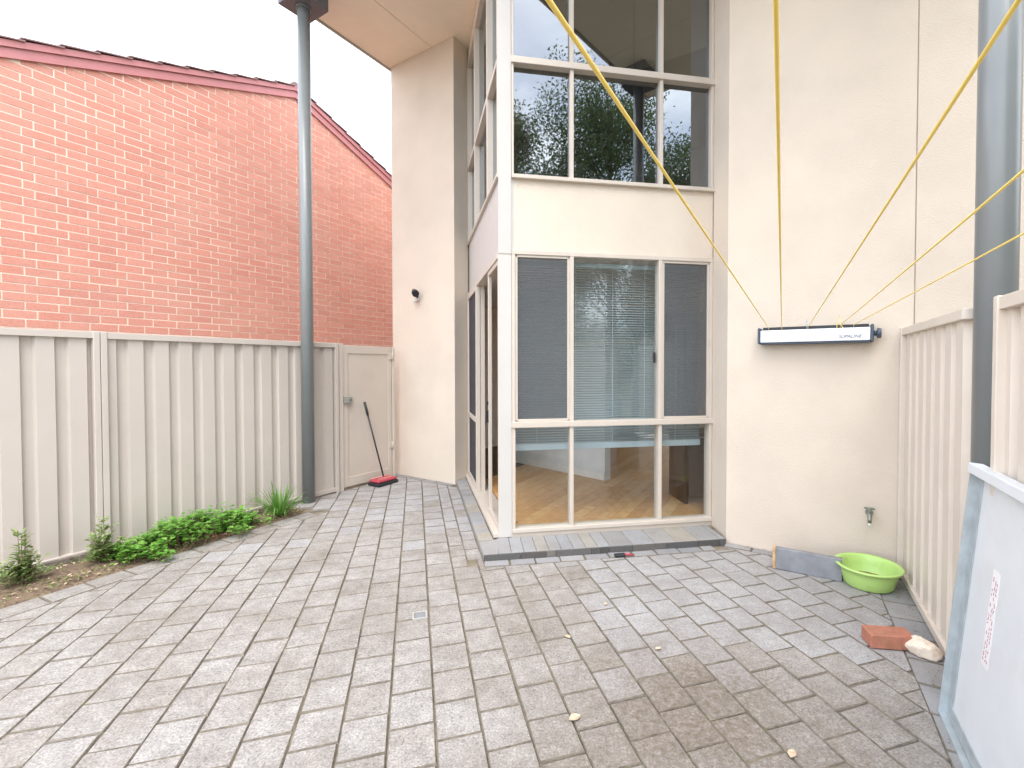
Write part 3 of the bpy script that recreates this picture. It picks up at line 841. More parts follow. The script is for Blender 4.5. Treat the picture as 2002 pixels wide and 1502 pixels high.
while s < LS:
    w = 0.104 if s < 1.0 else 0.2
    e = min(s + w, LS)
    pl = [STEP_A + SD * s - SN * 0.008, STEP_A + SD * e - SN * 0.008, STEP_A + SD * e - SN * 0.44, STEP_A + SD * s - SN * 0.44]
    pl = clip(pl, C0R + BAY_N * 0.002, BAY_N)
    pl = clip(pl, R0 + V2(-0.004, 0), (W1 - R0).normalized().cross(Vector((0, 0, 1))) * -1) if len(pl) >= 3 else pl
    if len(pl) >= 3: step_piece(pl)
    s = e
s = 0.02
DSN = -DOOR_N
step_piece([STEP_A - SN * 0.008, STEP_A + SD * 0.118 - SN * 0.008, C0L + BAY_N * 0.003 + V2(0.02, 0), STEP_A + DOOR_D * 0.30])
s = 0.305
LDS = 2.72
while s < LDS:
    pl = [STEP_A + DOOR_D * s, STEP_A + DOOR_D * (s + 0.106), STEP_A + DOOR_D * (s + 0.106) + DSN * 0.4, STEP_A + DOOR_D * s + DSN * 0.4]
    pl = clip(pl, C0L + DOOR_N * 0.052, DOOR_N)
    if len(pl) >= 3: pl = clip(pl, C0L - V2(0, 0.01), DOOR_D) if s > 0.29 else pl
    if len(pl) >= 3: pl = clip(pl, P3 - DOOR_D * 0.03, -DOOR_D)
    if len(pl) >= 3: step_piece(pl)
    s += 0.106

# ------------------------------------------------------------------ venetian blind and cabinet inside
blind = thing('venetian_blind', fb.p(BAY_L / 2, -0.2, 0.80), 'grey venetian blind lowered behind the ground floor window', 'blind')
sl = MB()
z = 0.86
while z < 2.50:
    i = len(sl.v)
    a, b = 0.02, BAY_L - 0.03
    pr = [(-0.194, z - 0.0078), (-0.205, z + 0.0005), (-0.216, z + 0.0078)]
    for (nn, zz) in pr:
        sl.v += [fb.p(a, nn, zz), fb.p(b, nn, zz)]
    for k in range(2):
        sl.f.append((i + 2 * k, i + 2 * k + 1, i + 2 * k + 3, i + 2 * k + 2)); sl.sm.append(True)
    z += 0.0235
so = sl.build('slats', M['blind'], blind); so['kind'] = 'stuff'
MB().box(fb, 0.015, BAY_L - 0.025, -0.222, -0.188, 0.785, 0.845, 0.004).build('bottom_rail', M['blind_rail'], blind)
MB().box(fb, 0.015, BAY_L - 0.025, -0.23, -0.18, 2.50, 2.54, 0.004).build('head_rail', M['blind_rail'], blind)
for t in (0.25, 0.62, 0.98, 1.30, 1.62):
    MB().box(fb, t, t + 0.004, -0.192, -0.190, 0.82, 2.52).build('ladder_cord', M['blind_rail'], blind)
cab = thing('timber_cabinet', V2(1.62, 5.15), 'dark timber cabinet indoors behind the right lower pane', 'cabinet')
cab.location.z = FLOOR
fc = Frame(V2(1.36, 5.02), (0.98, 0.18))
for q in ((0.0, 0.04), (0.56, 0.60)):
    MB().box(fc, q[0], q[1], -0.42, 0.0, FLOOR, FLOOR + 0.72, 0.004).build('side_panel', M['cabinet'], cab)
MB().box(fc, -0.02, 0.62, -0.44, 0.02, FLOOR + 0.722, FLOOR + 0.755, 0.004).build('top', M['cabinet'], cab)
MB().box(fc, 0.045, 0.555, -0.02, -0.004, FLOOR + 0.06, FLOOR + 0.70, 0.004).build('door', M['cabinet'], cab)

# ------------------------------------------------------------------ brick house beyond the left fence
BW_D = Vector((0.4515, 0.8923, 0)); BW_N = Vector((0.8923, -0.4515, 0))
B0 = V2(-5.287, 4.71)
fbw = Frame(B0, BW_D, BW_N)
APS, APZ, SL = 2.86, 5.63, 0.37
bh = thing('brick_house', fbw.p(APS, -2, 0), 'red brick house with tiled gable behind the left fence', 'house')
def roof_z(s): return APZ - SL * abs(s - APS)
S0, S1 = -3.6, 9.2
g = MB()
outline = [(S0, -0.3), (S1, -0.3), (S1, roof_z(S1)), (APS, APZ), (S0, roof_z(S0))]
i = len(g.v)
for nn in (0.0055, -0.24):
    for s, z in outline: g.v.append(fbw.p(s, nn, z))
k = len(outline)
g.f.append(tuple(range(k))); g.f.append(tuple(range(2 * k - 1, k - 1, -1)))
for q in range(k):
    g.f.append((q, q + k, (q + 1) % k + k, (q + 1) % k))
g.sm += [False] * (k + 2)
bwall = g.build('wall', M['mortar'], bh)
MB().box(fbw, S0, S0 + 0.24, -6, -0.245, -0.3, roof_z(S0) - 0.03).build('wall', M['mortar'], bh)
MB().box(fbw, S1 - 0.24, S1, -6, -0.245, -0.3, roof_z(S1) - 0.03).build('wall', M['mortar'], bh)
# bricks: one mesh shared by the 300 that show largest, the rest joined
bm = bmesh.new(); bmesh.ops.create_cube(bm, size=1.0)
bmesh.ops.scale(bm, vec=(0.229, 0.016, 0.0755), verts=bm.verts)
bmesh.ops.bevel(bm, geom=[e for e in bm.edges], offset=0.0016, segments=1, affect='EDGES')
brick_me = bpy.data.meshes.new('brick'); bm.to_mesh(brick_me); brick_me.materials.append(M['brick'])
bm.free()
rbk = random.Random(21)
slots = []
row = -14
while True:
    zc = 1.995 + 0.086 * row
    if zc > APZ: break
    if zc > -0.2:
        off = 0.12 + (0.085 if row % 2 else 0.0)
        for i in range(-16, 40):
            s = off + 0.24 * i
            if s - 0.115 < S0 or s + 0.115 > S1 or zc + 0.04 > min(roof_z(s - 0.115), roof_z(s + 0.115)) + 0.13: continue
            slots.append((s, zc))
    row += 1
def brick_px(t):
    p = fbw.p(t[0], 0, t[1])
    x, y = PX + FOC * p.x / p.y, HOR - FOC * (t[1] - EYE) / p.y
    seen = -10 < x < 765 and y < 668 and y > -10
    return (FOC / p.y) if seen else 0
slots.sort(key=lambda t: -brick_px(t))
rest_b = MB()
ang = math.atan2(BW_D.y, BW_D.x)
for q, (s, zc) in enumerate(slots):
    nn = rbk.uniform(-0.0015, 0.0015)
    if q < 300:
        o = bpy.data.objects.new('brick', brick_me); COL.objects.link(o)
        o.parent = bwall
        o.location = fbw.p(s, nn, zc) - bh.location
        o.rotation_euler = (0, 0, ang)
    elif zc > 1.2 and s < 7.2:
        rest_b.box(fbw, s - 0.1145, s + 0.1145, -0.008, 0.008 + nn, zc - 0.0378, zc + 0.0378)
ro = rest_b.build('brickwork', M['brick'], bwall); ro['kind'] = 'stuff'
# barge boards, tiles
def strip(name, mat, parent, lo, hi, n0, n1, side):
    mb = MB()
    e = S0 - 0.5 if side < 0 else S1 + 0.5
    pts = [(APS, APZ + lo), (e, roof_z(e) + lo), (e, roof_z(e) + hi), (APS, APZ + hi)]
    i = 0
    for nn in (n0, n1):
        for s, z in pts: mb.v.append(fbw.p(s, nn, z))
    mb.f += [(0, 1, 2, 3), (7, 6, 5, 4)] + [(q, q + 4, (q + 1) % 4 + 4, (q + 1) % 4) for q in range(4)]
    mb.sm += [False] * 6
    bm = bmesh.new(); vs = [bm.verts.new(v) for v in mb.v]
    for f in mb.f: bm.faces.new([vs[k] for k in f])
    bmesh.ops.recalc_face_normals(bm, faces=bm.faces)
    m2 = MB(); m2.add_bm(bm)
    return m2.build(name, mat, parent)
roof = strip('roof', M['tile'], bh, 0.14, 0.155, -6.5, 0.016, -1)
roof2 = strip('roof', M['tile'], bh, 0.14, 0.155, -6.5, 0.016, 1)
for sd in (-1, 1):
    strip('barge_board', M['barge'], bh, 0.0, 0.098, 0.012, 0.035, sd)
    strip('barge_capping', M['barge'], bh, 0.102, 0.168, 0.018, 0.055, sd)
TP = 0.30 * math.cos(math.atan(SL))
def tile(parent, s_lo, s_hi, n0, n1):
    """one tile: its lower end lifted over the one below, barrel shaped across"""
    mb = MB()
    lift_lo, lift_hi = 0.034, 0.006
    zl, zh = roof_z(s_lo) + 0.158, roof_z(s_hi) + 0.158
    nn = 4
    bm = bmesh.new()
    rows = []
    for (s, zb, lf) in ((s_lo, zl, lift_lo), (s_hi, zh, lift_hi)):
        for th in (0.0, 0.013):
            rows.append([bm.verts.new(fbw.p(s, n0 + (n1 - n0) * j / nn, zb + lf + th + 0.010 * math.sin(math.pi * j / nn))) for j in range(nn + 1)])
    a, b, c, d = rows
    for j in range(nn):
        bm.faces.new((b[j], b[j + 1], d[j + 1], d[j])); bm.faces.new((a[j], c[j], c[j + 1], a[j + 1]))
        bm.faces.new((a[j], a[j + 1], b[j + 1], b[j])); bm.faces.new((c[j], d[j], d[j + 1], c[j + 1]))
    bm.faces.new((a[0], b[0], d[0], c[0])); bm.faces.new((a[nn], c[nn], d[nn], b[nn]))
    bmesh.ops.recalc_face_normals(bm, faces=bm.faces)
    mb.add_bm(bm)
    return mb
for sd, rr in ((-1, roof), (1, roof2)):
    k = 0
    while True:
        a = APS + sd * (k * TP + 0.02); b = APS + sd * ((k + 1) * TP + 0.05)
        if b < S0 - 0.4 or b > S1 + 0.4: break
        for col in range(5):
            n1 = 0.075 - col * 0.27
            tile(rr, b, a, n1 - 0.275, n1).build('roof_tile', M['tile'], rr, origin=fbw.p((a + b) / 2, n1, roof_z((a + b) / 2) + 0.22))
        k += 1
mb = MB()
for q in range(16):
    a = 0.05 - q * 0.40
    mb.tube([fbw.p(APS, a, APZ + 0.165), fbw.p(APS, a - 0.2, APZ + 0.165), fbw.p(APS, a - 0.42, APZ + 0.17)], [0.07, 0.068, 0.062], 12)
rid = mb.build('ridge_capping', M['tile'], roof)

# ------------------------------------------------------------------ steel sheet fences
def sheet(fr, s0, s1, z0, z1, n_off=0.0):
    mb = MB()
    P = 0.186
    def prof(x):
        x = x % P
        if x <= 0.104: return 0.032
        if x <= 0.118: return 0.032 * (0.118 - x) / 0.014
        if x <= 0.172: return 0.0
        return 0.032 * (x - 0.172) / 0.014
    ss = {s0, s1}
    k = math.floor(s0 / P) - 1
    while k * P < s1:
        for d in (0.0, 0.104, 0.118, 0.172):
            if s0 < k * P + d < s1: ss.add(k * P + d)
        k += 1
    pts = [(x, prof(x)) for x in sorted(ss)]
    for th in (0.0, -0.0025):
        i = len(mb.v)
        for (a, b) in pts:
            mb.v.append(fr.p(a, n_off + b + th, z0)); mb.v.append(fr.p(a, n_off + b + th, z1))
        for k in range(len(pts) - 1):
            q = (i + 2 * k, i + 2 * k + 2, i + 2 * k + 3, i + 2 * k + 1)
            mb.f.append(q if th == 0 else q[::-1]); mb.sm.append(False)
    return mb
FT = 1.85
def steel_fence(root, fr, spans, mat, z0=0.02, zt=FT, open_at=None):
    """spans of sheet between posts: top rail, bottom rail, two posts each"""
    for (a, b) in spans:
        MB().box(fr, a, b, -0.028, 0.044, zt - 0.052, zt, 0.002).build('top_rail', mat, root)
        MB().box(fr, a, b, -0.024, 0.040, z0, z0 + 0.045, 0.002).build('bottom_rail', mat, root)
        m = a + (0.0 if a == open_at else 0.04)
        w = (b - 0.04 - m) / 3
        for q in range(3):
            sheet(fr, m + q * w, m + (q + 1) * w, z0 + 0.02, zt - 0.02, -0.012).build('infill_sheet', mat, root)
        for s in (a, b - 0.042):
            if s == open_at: continue
            MB().box(fr, s, s + 0.042, -0.030, 0.050, -0.25, zt + 0.004, 0.003).build('post', mat, root)
lf = Frame(G0, LF_D, LF_N)
fence = thing('steel_fence', lf.p(-2.3), 'grey beige ribbed steel fence in front of the brick house', 'fence')
LP = -2.235
steel_fence(fence, lf, [(LP, -0.02), (LP - 2.36, LP - 0.004), (LP - 4.72, LP - 2.364)], M['steel_fence'])
sleeper = MB().box(lf, -5.2, -0.62, -0.03, 0.055, -0.12, 0.055, 0.012).build('timber_sleeper', M['sleeper'])
tag(sleeper, 'weathered timber sleeper along the foot of the left fence', 'sleeper')
frr = Frame(RF0, RF_D, RF_N)
SP, SP2 = -1.372, -1.773                                # the column stands in the gap between these two spans
rfence = thing('steel_fence', frr.p(SP / 2), 'cream ribbed steel fence on the right, running up to the house wall', 'fence')
steel_fence(rfence, frr, [(SP, -0.01), (SP2 - 2.36, SP2), (SP2 - 4.73, SP2 - 2.365)], M['steel_fence_r'], open_at=SP)

# ------------------------------------------------------------------ side gate
fg = Frame(G0, LF_D, LF_N)
GL = (hit(G0, LF_D, 769)[0] - G0).length
gate = thing('side_gate', fg.p(GL / 2), 'beige metal side gate between the left fence and the house', 'gate')
MB().box(fg, 0.0, 0.055, -0.03, 0.03, -0.1, FT + 0.005, 0.003).build('gate_post', M['gate'], gate)
MB().box(fg, GL - 0.035, GL, -0.03, 0.03, -0.1, FT - 0.02, 0.003).build('gate_post', M['gate'], gate)
gl = MB()
a, b = 0.062, GL - 0.045
gl.box(fg, a, b, -0.018, 0.0, 0.03, FT - 0.015)
gl.build('gate_sheet', M['gate'], gate)
gf = MB()
for q in ((a, a + 0.075, 0.03, FT - 0.015), (b - 0.06, b, 0.03, FT - 0.015), (a + 0.075, b - 0.06, 0.03, 0.15), (a + 0.075, b - 0.06, FT - 0.12, FT - 0.015)):
    gf.box(fg, q[0], q[1], 0.0, 0.012, q[2], q[3], 0.003)
gf.build('gate_frame', M['gate'], gate)
lb = MB().box(fg, a + 0.005, a + 0.115, 0.012, 0.05, 1.10, 1.185, 0.006).build('lock_box', M['lock'], gate)
MB().tube([fg.p(a + 0.08, 0.05, 1.14), fg.p(a + 0.08, 0.062, 1.14)], 0.015, 12).build('lock_cylinder', M['brass'], lb)
for zc in (1.66, 0.42):
    h = MB().box(fg, b - 0.05, GL - 0.004, 0.012, 0.026, zc, zc + 0.085, 0.003)
    h.tube([fg.p(b + 0.005, 0.03, zc - 0.01), fg.p(b + 0.005, 0.03, zc + 0.1)], 0.011, 10)
    h.build('hinge', M['gate'], gate)

# ------------------------------------------------------------------ steel columns under the eave
def column(c, rad, label, base_z):
    t = thing('steel_column', (c.x, c.y, 0), label, 'column')
    MB().lathe(c, [(rad, base_z), (rad, SOFFIT - 0.26)], 40).build('shaft', M['column'], t)
    f = Frame(c, WALL_D, WALL_N)
    cp = MB(); cp.box(f, -0.185, 0.185, -0.185, 0.185, SOFFIT - 0.255, SOFFIT - 0.004, 0.004)
    cp.build('capital', M['cap'], t)
    MB().lathe(c, [(rad + 0.012, SOFFIT - 0.275), (rad + 0.012, SOFFIT - 0.256)], 40).build('collar', M['column'], t)
    return t
column(V2(-2.87, 5.43), 0.0665, 'slim blue grey steel column at the end of the left fence', -0.1)
column(V2(2.035, 2.205), 0.078, 'thick blue grey steel column rising from the right fence', -0.1)

# ------------------------------------------------------------------ wall mounted clothesline
U_A = hit(R0 + WALL_N * 0.12, WALL_D, 1485)[1]; U_B = hit(R0 + WALL_N * 0.12, WALL_D, 1702)[1]
UZ0, UZ1 = 1.752, 1.875
line = thing('retractable_clothesline', fw.p((U_A + U_B) / 2, 0, UZ0), 'white wall mounted clothesline unit with yellow cords pulled out', 'clothesline')
hs = MB(); hs.box(fw, U_A + 0.01, U_B - 0.01, 0.001, 0.02, UZ0 + 0.005, UZ1 + 0.02, 0.003); hs.box(fw, U_A + 0.01, U_B - 0.01, 0.02, 0.105, UZ0 + 0.006, UZ0 + 0.07)
hs.build('housing', M['dark'], line)
cv = MB()
cv.box(fw, U_A + 0.004, U_B - 0.004, 0.107, 0.125, UZ0 + 0.012, UZ1 - 0.012, 0.006)
cover = cv.build('front_cover', M['unit'], line)
MB().box(fw, U_A + 0.004, U_B - 0.004, 0.02, 0.115, UZ0 - 0.004, UZ0 + 0.010, 0.004).build('underside', M['unit_end'], line)
for s, e in ((U_A - 0.018, U_A + 0.002), (U_B - 0.002, U_B + 0.018)):
    MB().box(fw, s, e, 0.001, 0.122, UZ0, UZ1 + 0.012, 0.008).build('end_cap', M['unit_end'], line)
kn = MB().tube([fw.p(U_B + 0.018, 0.075, UZ0 + 0.065), fw.p(U_B + 0.04, 0.075, UZ0 + 0.065)], 0.020, 16)
kn.tube([fw.p(U_B + 0.04, 0.075, UZ0 + 0.065), fw.p(U_B + 0.066, 0.075, UZ0 + 0.065)], [0.040, 0.036], 20)
kn.build('locking_knob', M['unit_end'], line)
UD = Vector((-0.4335, -0.9012, 0)).normalized()
ends = []
for q, (px, nx, ny) in enumerate(((1503, 1065, 0), (1528, 1510, 0), (1580, 1985, 0), (1642, 2002, 330), (1668, 2002, 455))):
    sk = hit(R0 + WALL_N * 0.07, WALL_D, px)[1]
    a = fw.p(sk, 0.07, UZ1 - 0.02); b0 = fw.p(sk, 0.10, UZ1 + 0.010)
    zc = 1.885                                            # the cords run level, a little above eye height
    yn = (zc - EYE) * FOC / (HOR - ny)
    near = Vector(((nx - PX) / FOC * yn, yn, zc))
    dr_ = (near - b0).normalized()
    e_ = b0 + dr_ * 6.2
    MB().tube([a, b0, b0.lerp(e_, 0.3), b0.lerp(e_, 0.6), e_], 0.0025, 8).build('cord', M['cord'], line)
    ends.append(e_)
MB().tube([fw.p(hit(R0 + WALL_N * 0.1, WALL_D, 1577)[1], 0.10, UZ1 - 0.03), fw.p(hit(R0 + WALL_N * 0.1, WALL_D, 1577)[1], 0.10, UZ1 + 0.055)], 0.005, 8).build('hook', M['hook'], line)
sk = hit(R0 + WALL_N * 0.1, WALL_D, 1640)[1]
MB().tube([fw.p(sk - 0.015, 0.10, UZ1 - 0.03), fw.p(sk - 0.018, 0.11, UZ1 + 0.03), fw.p(sk, 0.10, UZ1 + 0.085), fw.p(sk + 0.006, 0.10, UZ1 + 0.02), fw.p(sk + 0.03, 0.11, UZ1 - 0.02)], 0.003, 7).build('loose_cord', M['cord'], line)
fe = Frame(ends[0], (ends[-1] - ends[0]).normalized())
LE = (ends[-1] - ends[0]).length
MB().tube([ends[0] - fe.d * 0.1, ends[-1] + fe.d * 0.1], 0.02, 10).build('receiver_bar', M['galv'], line)
mid = (ends[0] + ends[-1]) / 2
MB().tube([Vector((mid.x, mid.y, -0.1)) + UD * 0.05, Vector((mid.x, mid.y, 2.0)) + UD * 0.05], 0.03, 12).build('receiver_post', M['galv'], line)
def text_mesh(body, size, name, mat, parent, pos, xdir, zdir, shear=0.0):
    cu = bpy.data.curves.new(name, 'FONT'); cu.body = body; cu.size = size; cu.shear = shear; cu.extrude = 0.0004
    to = bpy.data.objects.new(name, cu)
    COL.objects.link(to)
    dg = bpy.context.evaluated_depsgraph_get()
    me = bpy.data.meshes.new_from_object(to.evaluated_get(dg))
    bpy.data.objects.remove(to)
    mb = MB()
    xd, zd = Vector(xdir), Vector(zdir)
    nd = xd.cross(zd)
    mb.v = [Vector(pos) + xd * v.co.x + zd * v.co.y + nd * v.co.z for v in me.vertices]
    mb.f = [tuple(p.vertices) for p in me.polygons]; mb.sm = [False] * len(mb.f)
    bpy.data.meshes.remove(me)
    return mb.build(name, mat, parent)
text_mesh('SUPALINE', 0.034, 'lettering', M['ink_dark'], cover, fw.p(U_B - 0.21, 0.1265, UZ0 + 0.034), WALL_D, (0, 0, 1), 0.3)

# ------------------------------------------------------------------ outdoor lamp, tap
wa = Frame(P1, WA_D, WA_N)
ls = hit(P1, WA_D, 822)[1]; lp = hit(P1, WA_D, 822)[0]
lz = height(575, lp.y)
lamp = thing('outdoor_light', wa.p(ls, 0, lz), 'small dark outdoor spotlight on the cream wing wall', 'wall light')
MB().tube([wa.p(ls - 0.03, 0.0, lz - 0.05), wa.p(ls - 0.03, 0.02, lz - 0.05)], 0.05, 20).build('wall_plate', M['lamp_glass'], lamp)
MB().tube([wa.p(ls - 0.03, 0.02, lz - 0.05), wa.p(ls - 0.02, 0.07, lz - 0.03), wa.p(ls, 0.09, lz + 0.0)], 0.014, 10).build('arm', M['dark'], lamp)
MB().tube([wa.p(ls - 0.03, 0.08, lz + 0.03), wa.p(ls + 0.01, 0.10, lz + 0.005), wa.p(ls + 0.05, 0.12, lz - 0.02)], [0.032, 0.045, 0.048], 18).build('lamp_head', M['dark'], lamp)
MB().lathe(wa.p(ls - 0.035, 0.06, lz - 0.10), [(0.004, -0.03), (0.024, -0.02), (0.03, 0.0), (0.024, 0.02), (0.004, 0.03)], 16).build('sensor', M['lamp_glass'], lamp)
ts, tp = hit(R0, WALL_D, 1703)[1], hit(R0, WALL_D, 1703)[0]
tz = height(1003, tp.y)
tap = thing('garden_tap', fw.p(ts, 0, tz), 'small brass garden tap on the wall above the green basin', 'tap')
MB().tube([fw.p(ts, 0.0, tz), fw.p(ts, 0.012, tz)], 0.026, 16).build('flange', M['brass'], tap)
MB().tube([fw.p(ts, 0.01, tz), fw.p(ts, 0.05, tz), fw.p(ts, 0.085, tz - 0.004), fw.p(ts, 0.10, tz - 0.03), fw.p(ts, 0.102, tz - 0.055)], [0.013, 0.017, 0.015, 0.013, 0.014], 12).build('spout', M['brass'], tap)
MB().tube([fw.p(ts, 0.05, tz), fw.p(ts, 0.062, tz + 0.04)], 0.010, 10).build('spindle', M['brass'], tap)
MB().tube([fw.p(ts - 0.035, 0.06, tz + 0.042), fw.p(ts, 0.063, tz + 0.046), fw.p(ts + 0.035, 0.06, tz + 0.042)], [0.006, 0.009, 0.006], 8).build('handle', M['brass'], tap)
MB().tube([fw.p(ts, 0.102, tz - 0.054), fw.p(ts, 0.102, tz - 0.085)], 0.010, 10).build('hose_fitting', M['lamp_glass'], tap)

# ------------------------------------------------------------------ green basin, board, brick, stone
bc = V2(2.235, 3.375)
basin = thing('plastic_basin', bc, 'round lime green plastic basin on the paving by the wall', 'basin')
outer = [(0.150, 0.004), (0.158, 0.012), (0.178, 0.09), (0.188, 0.135), (0.212, 0.137), (0.214, 0.146), (0.206, 0.150), (0.190, 0.148), (0.183, 0.138), (0.172, 0.088), (0.152, 0.018), (0.140, 0.014)]
MB().lathe(bc, outer, 48).build('bowl', M['lime'], basin)
MB().lathe(bc, [(0.156, 0.030), (0.1565, 0.032)], 40).build('dirty_water', M['litter'], basin)
fp = Frame(ground(1520, 1116), WALL_D, WALL_N)
plank = thing('timber_board', fp.p(0.3), 'grey board standing on edge beside the green basin', 'board')
MB().box(fp, 0.0, 0.44, -0.05, 0.0, 0.003, 0.165, 0.003).build('face_board', M['plank'], plank)
MB().box(fp, -0.022, -0.001, -0.052, 0.002, 0.003, 0.167, 0.002).build('raw_end', M['plank_end'], plank)
bkc = V2(1.862, 2.635)
fbk = Frame(bkc, (math.cos(R(-7)), math.sin(R(-7))))
lb = MB().box(fbk, -0.115, 0.115, -0.055, 0.055, 0.003, 0.079, 0.004).build('clay_brick', M['brick_loose'], origin=(bkc.x, bkc.y, 0))
tag(lb, 'loose red clay brick lying on the paving near the right fence', 'brick')
bm = bmesh.new(); bmesh.ops.create_icosphere(bm, subdivisions=3, radius=0.085)
rr_ = random.Random(4)
offs = [(Vector((rr_.uniform(-1, 1), rr_.uniform(-1, 1), rr_.uniform(-1, 1))).normalized(), rr_.uniform(0.55, 0.95)) for _ in range(16)]
for v in bm.verts:
    d = v.co.normalized()
    r = 1.0
    for nn, cut in offs:
        k = d.dot(nn)
        if k > 0.01: r = min(r, cut / max(k, 0.25))
    v.co = d * 0.085 * min(r, 1.15)
    v.co.x *= 1.15; v.co.z *= 0.72; v.co.y *= 0.8
    v.co.z = max(v.co.z, -0.042)
sc_ = ground(1826, 1306) + V2(0.02, 0.07)
bmesh.ops.rotate(bm, verts=bm.verts, cent=(0, 0, 0), matrix=Matrix.Rotation(R(-38), 3, 'Z'))
bmesh.ops.translate(bm, verts=bm.verts, vec=(sc_.x, sc_.y, 0.045))
mb = MB(); mb.add_bm(bm)
tag(mb.build('rock', M['stone'], origin=(sc_.x, sc_.y, 0)), 'pale rough rock beside the loose clay brick', 'rock')

# ------------------------------------------------------------------ panel with a galvanised frame leaning on the right fence
BL, TL = Vector((1.735, 2.12, 0.004)), Vector((1.79, 2.0, 1.14))
pu = (TL - BL).normalized(); pd = -RF_D.copy(); pu = (pu - pd * pu.dot(pd)).normalized(); pn = pu.cross(pd).normalized()
if pn.x > 0: pn = -pn
PH = 1.145; PLN = 0.95
class PF(Frame):
    def __init__(self): self.flip = (pd.cross(pn)).dot(pu) > 0
    def p(self, s, n=0.0, z=0.0): return BL + pd * s + pn * n + pu * z
pf = PF()
pan = thing('framed_panel', BL + pd * 0.45, 'white sheet in a galvanised steel frame leaning on the right fence', 'panel')
MB().box(pf, 0.03, PLN - 0.03, -0.036, -0.030, 0.03, PH - 0.03).build('sheet', M['sheet_white'], pan)
MB().box(pf, 0.0, 0.006, -0.04, 0.004, 0.0, PH - 0.045).build('frame_flange', M['galv'], pan)
MB().box(pf, 0.006, 0.062, -0.029, -0.025, 0.006, PH - 0.045).build('frame_side', M['galv'], pan)
MB().box(pf, 0.0, PLN, -0.029, 0.004, -0.004, 0.002).build('frame_bottom', M['galv'], pan)
MB().box(pf, 0.063, PLN, -0.029, -0.0245, 0.006, 0.06).build('frame_bottom', M['galv'], pan)
MB().box(pf, -0.006, PLN, -0.042, 0.012, PH - 0.043, PH, 0.003).build('frame_top', M['sheet_white'], pan)
stk = MB().box(pf, 0.27, 0.335, -0.0295, -0.0285, 0.40, 0.78).build('sticker', M['sticker'], pan)
rk = random.Random(8)
sc = MB()
for ln, n0 in ((0.285, 8), (0.305, 9), (0.32, 7)):
    z = 0.42
    while z < 0.75:
        h = rk.uniform(0.006, 0.02)
        pts = [pf.p(ln + rk.uniform(-0.004, 0.004), -0.0278, z + h * k / 3) for k in range(4)]
        sc.tube(pts, 0.0012, 5, smooth=False)
        z += h + rk.choice((0.006, 0.008, 0.03))
sc.build('handwriting', M['ink'], stk)

# ------------------------------------------------------------------ carpet sweeper leaning on the gate
hc = V2(-2.32, 6.27)
fsw = Frame(hc, LF_D, LF_N)
sw = thing('carpet_sweeper', hc, 'red carpet sweeper with a black handle leaning on the gate', 'sweeper')
MB().box(fsw, -0.165, 0.165, -0.105, 0.105, 0.006, 0.045, 0.010).build('base', M['dark'], sw)
body = MB().box(fsw, -0.155, 0.155, -0.09, 0.095, 0.046, 0.085, 0.018).build('body', M['red'], sw)
MB().box(fsw, -0.13, 0.13, -0.08, -0.03, 0.0855, 0.098, 0.006).build('top_band', M['red_pale'], body)
MB().box(fsw, -0.10, 0.10, 0.02, 0.05, 0.0855, 0.09, 0.002).build('trim', M['red_pale'], body)
for s in (-0.13, 0.13):
    for nn in (-0.06, 0.06):
        MB().tube([fsw.p(s - 0.012, nn, 0.022), fsw.p(s + 0.012, nn, 0.022)], 0.021, 14).build('wheel', M['dark'], sw)
gtop = hit(G0 + LF_N * 0.035, LF_D, 712)[0]; gtop.z = 1.10
foot = fsw.p(0.02, -0.02, 0.10)
hd = (gtop - foot)
MB().tube([foot, foot + hd * 0.82], 0.010, 10).build('handle', M['dark'], sw)
MB().tube([foot + hd * 0.82, foot + hd * 0.86, gtop], [0.013, 0.016, 0.015], 10).build('grip', M['dark'], sw)

# ------------------------------------------------------------------ drain, dropped hand tool, leaves
dc = ground(818, 1209)
fdr = Frame(dc, PE, PC)
drn = thing('drain_grate', dc, 'small square drain grate set into the paving', 'drain')
rim = MB()
for q in ((-0.045, 0.045, -0.045, -0.034), (-0.045, 0.045, 0.034, 0.045), (-0.045, -0.034, -0.034, 0.034), (0.034, 0.045, -0.034, 0.034)):
    rim.box(fdr, q[0], q[1], q[2], q[3], -0.02, 0.006)
rim.build('rim', M['grate_rim'], drn)
MB().lathe(dc + Vector((0, 0, -0.002)), [(0.033, 0.0), (0.033, 0.004)], 24).build('grille', M['grate'], drn)
tc = ground(1216, 1092)
ft = Frame(tc, (0.985, 0.17))
tool = thing('hand_brush', tc, 'small dark hand brush with reddish handle below the step', 'brush')
MB().box(ft, -0.06, 0.03, -0.022, 0.022, 0.014, 0.026, 0.004).build('brush_back', M['dark'], tool)
MB().box(ft, -0.055, 0.025, -0.018, 0.018, 0.003, 0.014).build('bristles', M['dark'], tool)
MB().tube([ft.p(0.028, 0, 0.02), ft.p(0.06, 0, 0.016), ft.p(0.11, 0, 0.012)], [0.011, 0.009, 0.006], 10).build('handle', M['red'], tool)
